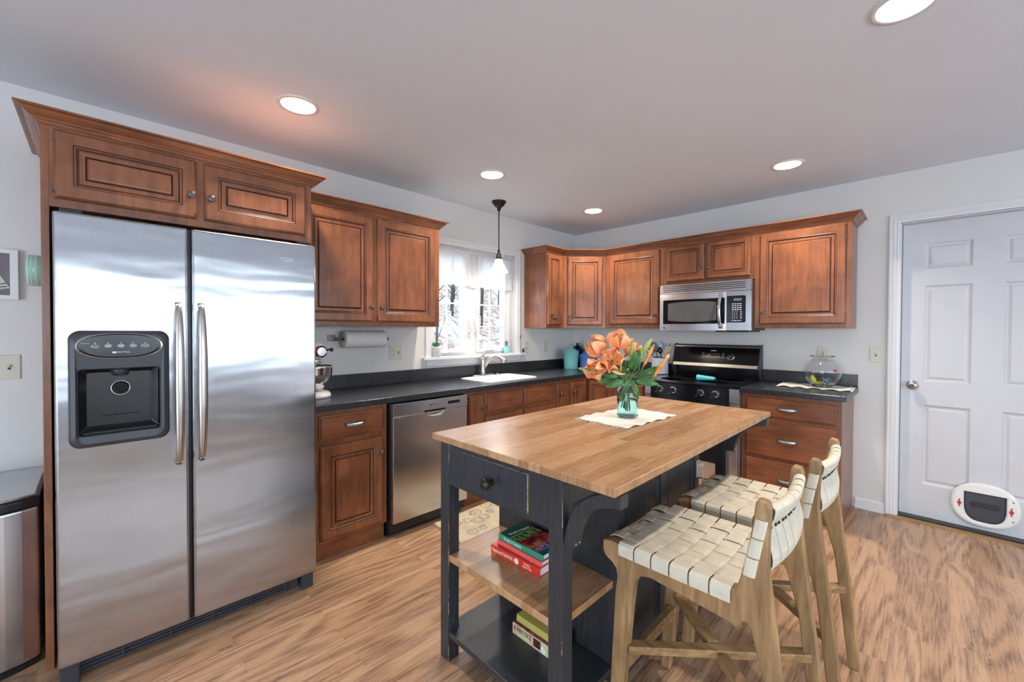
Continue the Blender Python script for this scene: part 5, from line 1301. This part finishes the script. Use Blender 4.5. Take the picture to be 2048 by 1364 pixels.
def fishbowl():
    x, y, z = 2.468, -.185, .9185; t = thing('fish_bowl', 'round glass fish bowl with bright plastic plants on the worktop', 'fish bowl', (x, y, z)); R, cz = .122, .112
    out = [(.050, z), (.062, z+.004)]; inn = []
    for i in range(4, 28):
        a = pi*i/32; rr, zz = R*sin(a), z+cz-R*.96*cos(a)
        if rr > .062 or i > 14: out.append((rr, zz)); inn.append((rr-.003, zz+(.003 if i < 10 else 0)))
    tz = out[-1][1]
    out += [(.062, tz+.008), (.064, tz+.013), (.078, tz+.017), (.080, tz+.020), (.078, tz+.023), (.066, tz+.023)]; inn = [(.045, z+.007)]+inn+[(.059, tz+.008), (.061, tz+.021)]
    build(MB().lathe(out+inn[::-1], (x, y, 0), 48, 0, True), 'glass', GLASS, t)
    rnd = random.Random(4); m = MB()
    for k in range(90):
        a, r = rnd.uniform(0, 6.28), .058*sqrt(rnd.random()); c = (x+r*cos(a), y+r*sin(a), z+.012+rnd.uniform(0, .006)); s_ = rnd.uniform(.003, .005)
        m.lathe([(.0005, c[2]-s_), (s_, c[2]), (.0005, c[2]+s_)], (c[0], c[1], 0), 6)
    gm, nt, p = nodes('mixed_gravel'); f = noise(nt, coords(nt), 90, 2); L(nt, ramp(nt, f, [(.35, (.02, .05, .02)), (.5, (.10, .22, .05)), (.6, (.45, .45, .12)), (.7, (.75, .75, .6))]), p.inputs['Base Color'])
    g = build(m, 'gravel', gm, t); g['kind'] = 'stuff'
    YEL = simple('yellow_plastic', (.62, .66, .04), .35, var=.15); BLU = simple('blue_plastic', (.08, .20, .70), .35, var=.35, nscale=60); ORG = simple('goldfish_orange', (.75, .10, .02), .35, var=.1)
    D = Vector((.145, .99, 0)); Rr = Vector((.99, -.145, 0))
    def at(a, h, d=0): return Vector((x, y, z+h))+Rr*a-D*d
    yp = thing('plastic_plant', 'yellow plastic plant in the fish bowl', 'aquarium plant', at(-.045, .012), 'fish bowl ornaments'); m = MB()
    for a, h, l, w_ in ((-.055, .3, .065, .030), (-.04, 1, .075, .034), (-.03, .2, .050, .026)):
        strap(m, at(-.045, .016), Vector((0, 0, 1))+Rr*(a*6), Rr, l, w_, .4, 6)
    strap(m, at(-.045, .018), Rr+Vector((0, 0, .25)), Vector((0, 0, 1)), .06, .02, .2, 6); build(m, 'fronds', YEL, yp, solid=.001)
    bp_ = thing('plastic_plant', 'blue and white plastic flower cluster in the fish bowl', 'aquarium plant', at(.022, .012), 'fish bowl ornaments'); m = MB(); m2 = MB()
    for k in range(34):
        a = rnd.uniform(0, 6.28); b = at(.024+.030*cos(a)*rnd.random(), rnd.uniform(.018, .065), .025*sin(a)); dv = Vector((rnd.uniform(-1, 1), rnd.uniform(-1, 1), rnd.uniform(-.2, 1))); dd, p1, p2 = basis(dv)
        strap(m if k % 3 else m2, b, dd, p1, .018, .010, .6, 4)
    build(m, 'blue_petals', BLU, bp_, solid=.0008); build(m2, 'white_petals', PAPER, bp_, solid=.0008)
    f_ = thing('goldfish', 'small orange fish at the right side of the fish bowl', 'fish', at(.088, .132)); b = at(.086, .130, .02)
    build(MB().tube([b+Rr*-.012, b+Rr*-.008, b, b+Rr*.009, b+Rr*.014], [.002, .006, .0085, .005, .002], 12), 'body', ORG, f_)
    m = MB(); strap(m, b+Rr*.012, Rr*.7+Vector((0, 0, .9)), D, .014, .008, .2, 4); strap(m, b+Rr*.012, Rr*.7+Vector((0, 0, -.6)), D, .012, .008, .2, 4); strap(m, b+Vector((0, 0, .007)), Rr*.4+Vector((0, 0, 1)), D, .010, .008, .2, 4); build(m, 'fins', ORG, f_, solid=.0006)
fishbowl()
def sill_things():
    x, y, z = .006, -2.005, 1.1075; t = thing('potted_succulent', 'small green succulent in a white pot at the left of the window stool', 'plant', (x, y, z))
    build(MB().lathe([(.034, z), (.038, z+.004), (.046, z+.080), (.048, z+.088), (.044, z+.088), (.040, z+.078)], (x, y, 0), 32, 0, True, 'z'), 'pot', CERW, t)
    rnd = random.Random(2); SUC = simple('succulent_green', (.07, .24, .14), .45, var=.2)
    for k in range(15):
        a = k*2.4; e = .3+.06*k; dv = Vector((cos(a)*e, sin(a)*e, 1.0-.02*k)); dd, p1, p2 = basis(dv); m = MB(); strap(m, (x+.008*cos(a), y+.008*sin(a), z+.078), dd, p1, .050+.012*rnd.random(), .018, .5, 6); build(m, 'leaf', SUC, t, solid=.003)
    x, y = -.012, -1.140; t = thing('bird_vase', 'small aqua glass pitcher holding dried purple flowers at the right of the window stool', 'vase', (x, y, z))
    AQ = simple('aqua_ceramic', (.22, .66, .66), .12, var=.02, coat=.5)
    build(MB().lathe([(.020, z), (.024, z+.004), (.029, z+.022), (.026, z+.040), (.017, z+.054), (.016, z+.062), (.020, z+.074), (.017, z+.073), (.012, z+.056)], (x, y, 0), 28), 'body', AQ, t)
    build(MB().tube([(x+.003, y+.018, z+.068), (x+.005, y+.036, z+.062), (x+.005, y+.040, z+.044), (x+.003, y+.027, z+.026)], .0035, 8), 'handle', AQ, t)
    f = thing('dried_flowers', 'dried purple flowers standing in the small aqua pitcher', 'flowers', (x, y, z+.06)); m = MB(); m2 = MB()
    for k in range(22):
        a = rnd.uniform(0, 6.28); r = rnd.uniform(0, .020); h = rnd.uniform(.075, .125); e = (x+r*cos(a), y+r*sin(a), z+h); m.tube([(x, y, z+.05), e], .0010, 4)
        m2.lathe([(.0008, e[2]-.006), (.0055, e[2]), (.0008, e[2]+.007)], (e[0], e[1], 0), 7)
    build(m, 'stems', STEMG, f)['kind'] = 'stuff'; build(m2, 'flower_heads', simple('dusty_purple', (.26, .17, .26), .8, var=.3, nscale=50), f)['kind'] = 'stuff'
    m = MB(); m.box(.0460, -.935, 1.110, .0485, -.915, 1.155) if 0 else m.box(.020, -.938, 1.1075, .028, -.918, 1.150)
    tag(build(m, 'thermometer', DGREY, at=(.024, -.928, 1.1075), bevel=.002), 'tiny dark upright stick at the right end of the window stool', 'thermometer')
    m = MB(); m.tube([(.018, -.972, 1.262), (.034, -.972, 1.268), (.040, -.972, 1.285), (.036, -.972, 1.300)], .0018, 6); m.box(.017, -.976, 1.250, .019, -.968, 1.275)
    tag(build(m, 'curtain_hook', BRONZE, at=(.02, -.972, 1.26)), 'tiny dark hook on the right casing of the sink window', 'hook')
sill_things()
# rug in front of the sink
def rug():
    m, nt, p = nodes('faded_floral_rug'); co = coords(nt, rnd=False); v = N(nt, 'ShaderNodeTexVoronoi', feature='F1', inp={'Scale': 9.0, 'Randomness': .9}); wv = noise(nt, co, 6, 3, .6, 1.5)
    dsp = N(nt, 'ShaderNodeVectorMath', operation='MULTIPLY_ADD'); dsp.inputs[1].default_value = (.10, .10, .1); nn = N(nt, 'ShaderNodeTexNoise', inp={'Scale': 7.0, 'Detail': 2.0}); L(nt, co, nn.inputs['Vector']); L(nt, nn.outputs['Color'], dsp.inputs[0]); L(nt, co, dsp.inputs[2]); L(nt, dsp.outputs[0], v.inputs['Vector'])
    pat = ramp(nt, v.outputs['Distance'], [(.10, (.42, .30, .10)), (.22, (.62, .50, .30)), (.34, (.13, .16, .20)), (.42, (.50, .42, .28)), (.6, (.56, .48, .34))])
    c2 = ramp(nt, wv, [(.40, (.50, .42, .27)), (.50, (.60, .53, .40)), (.58, (.25, .28, .30)), (.64, (.62, .38, .22))])
    L(nt, mix(nt, .35, pat, c2), p.inputs['Base Color']); p.inputs['Roughness'].default_value = 1
    bump(nt, p, noise(nt, co, 200, 2), .4, .003)
    t = thing('runner_rug', 'faded gold and grey floral runner rug on the floor before the sink', 'rug', (.95, -1.7, 0))
    a = radians(3); P = []
    for q in rrect(.640, -2.455, 1.33, -.92, .012, 3): P.append((q[0], q[2]))
    build(MB().loft([[(x, y-.09*(x-.64), .0008) for x, y in P], [(x, y-.09*(x-.64), .009) for x, y in P], [(.985+(x-.985)*.99, -1.69+(y+1.69)*.995-.09*(x-.64), .011) for x, y in P]]), 'pile', m, t)
    g = MB(); b = simple('straw_binding', (.50, .36, .16), .9, var=.2, nscale=80)
    for i in range(len(P)):
        pass
    g.tube([(x, y-.09*(x-.64), .006) for x, y in P]+[(P[0][0], P[0][1]-.09*(P[0][0]-.64), .006)], .0058, 6); build(g, 'binding', b, t)
rug()
def bin_():
    t = thing('trash_can', 'stainless steel trash can with a black rim left of the refrigerator cabinet', 'trash can', (.30, -4.50, 0))
    def out(g, z):
        P = []; 
        for a in range(0, 13): # bowed front (towards +x)
            s_ = a/12; y = -4.252-g-(.52-2*g)*s_; P.append((.530-g+.060*sin(pi*s_)**.75, y, z))
        for (cx, cy, a0) in ((.055+g, -4.735+g, 180), (.055+g, -4.29-g, 90)):
            for k in range(5): q = radians(a0-90*k/4 if a0 == 90 else a0+0); 
        P += [(.05+g, -4.772+g, z), (.035+g, -4.757+g, z), (.035+g, -4.267-g, z), (.05+g, -4.252-g, z)]
        return P
    def shp(g, z): return [(min(x, 1e9), y, z) for x, y, _ in out(g, z)]
    build(MB().loft([out(.006, .0), out(.006, .022)]), 'plinth', BLKP, t)
    build(MB().loft([out(.004, .0225), out(.004, .634)], 0, True, True, True, False), 'body', STEEL, t, .03, seg=4)
    build(MB().loft([out(0, .636), out(0, .668), out(.006, .674)]), 'rim', BLKP, t, .006)
    build(MB().loft([out(.012, .6742), out(.012, .679), out(.016, .681)]), 'lid', STEEL, t)
bin_()
def picture():
    t = thing('picture_frame', 'white framed picture on the wall at the far left', 'picture', (.01, -4.48, 1.59)); F = XW; u0, u1, z0, z1 = -4.66, -4.343, 1.475, 1.708
    build(MB(F).plate([u0, u0+.026, u1-.026, u1], [z0, z0+.020, z1-.020, z1], lambda i, j: not (i == 1 and j == 1), .001, .024, 'xz'), 'frame', WHITEP, t, .002)
    build(MB(F).box(u0+.025, .004, z0+.019, u1-.025, .008, z1-.019), 'backing', simple('mauve_grey', (.20, .17, .19), .6, var=.04), t)
    c = Matrix.Translation(F @ Vector((-4.465, .0095, 1.565))) @ F.to_3x3().to_4x4() @ Matrix.Rotation(radians(-12), 4, 'Y')
    sh = build(MB(c).prism([(-.11, -.065), (.085, -.055), (.050, .075), (-.08, .11), (-.11, .10)], 'y', 0, .001), 'print', simple('aged_paper', (.62, .60, .52), .7), t)
    m = MB(c)
    for z in (-.048, -.034): m.box(-.10, .001, z, .078, .0016, z+.004)
    for i in range(9): m.box(-.07, .001, .065-.008*i, .035+.002*i, .0016, .068-.008*i)
    build(m, 'printed_lines', DGREY, sh)
picture()
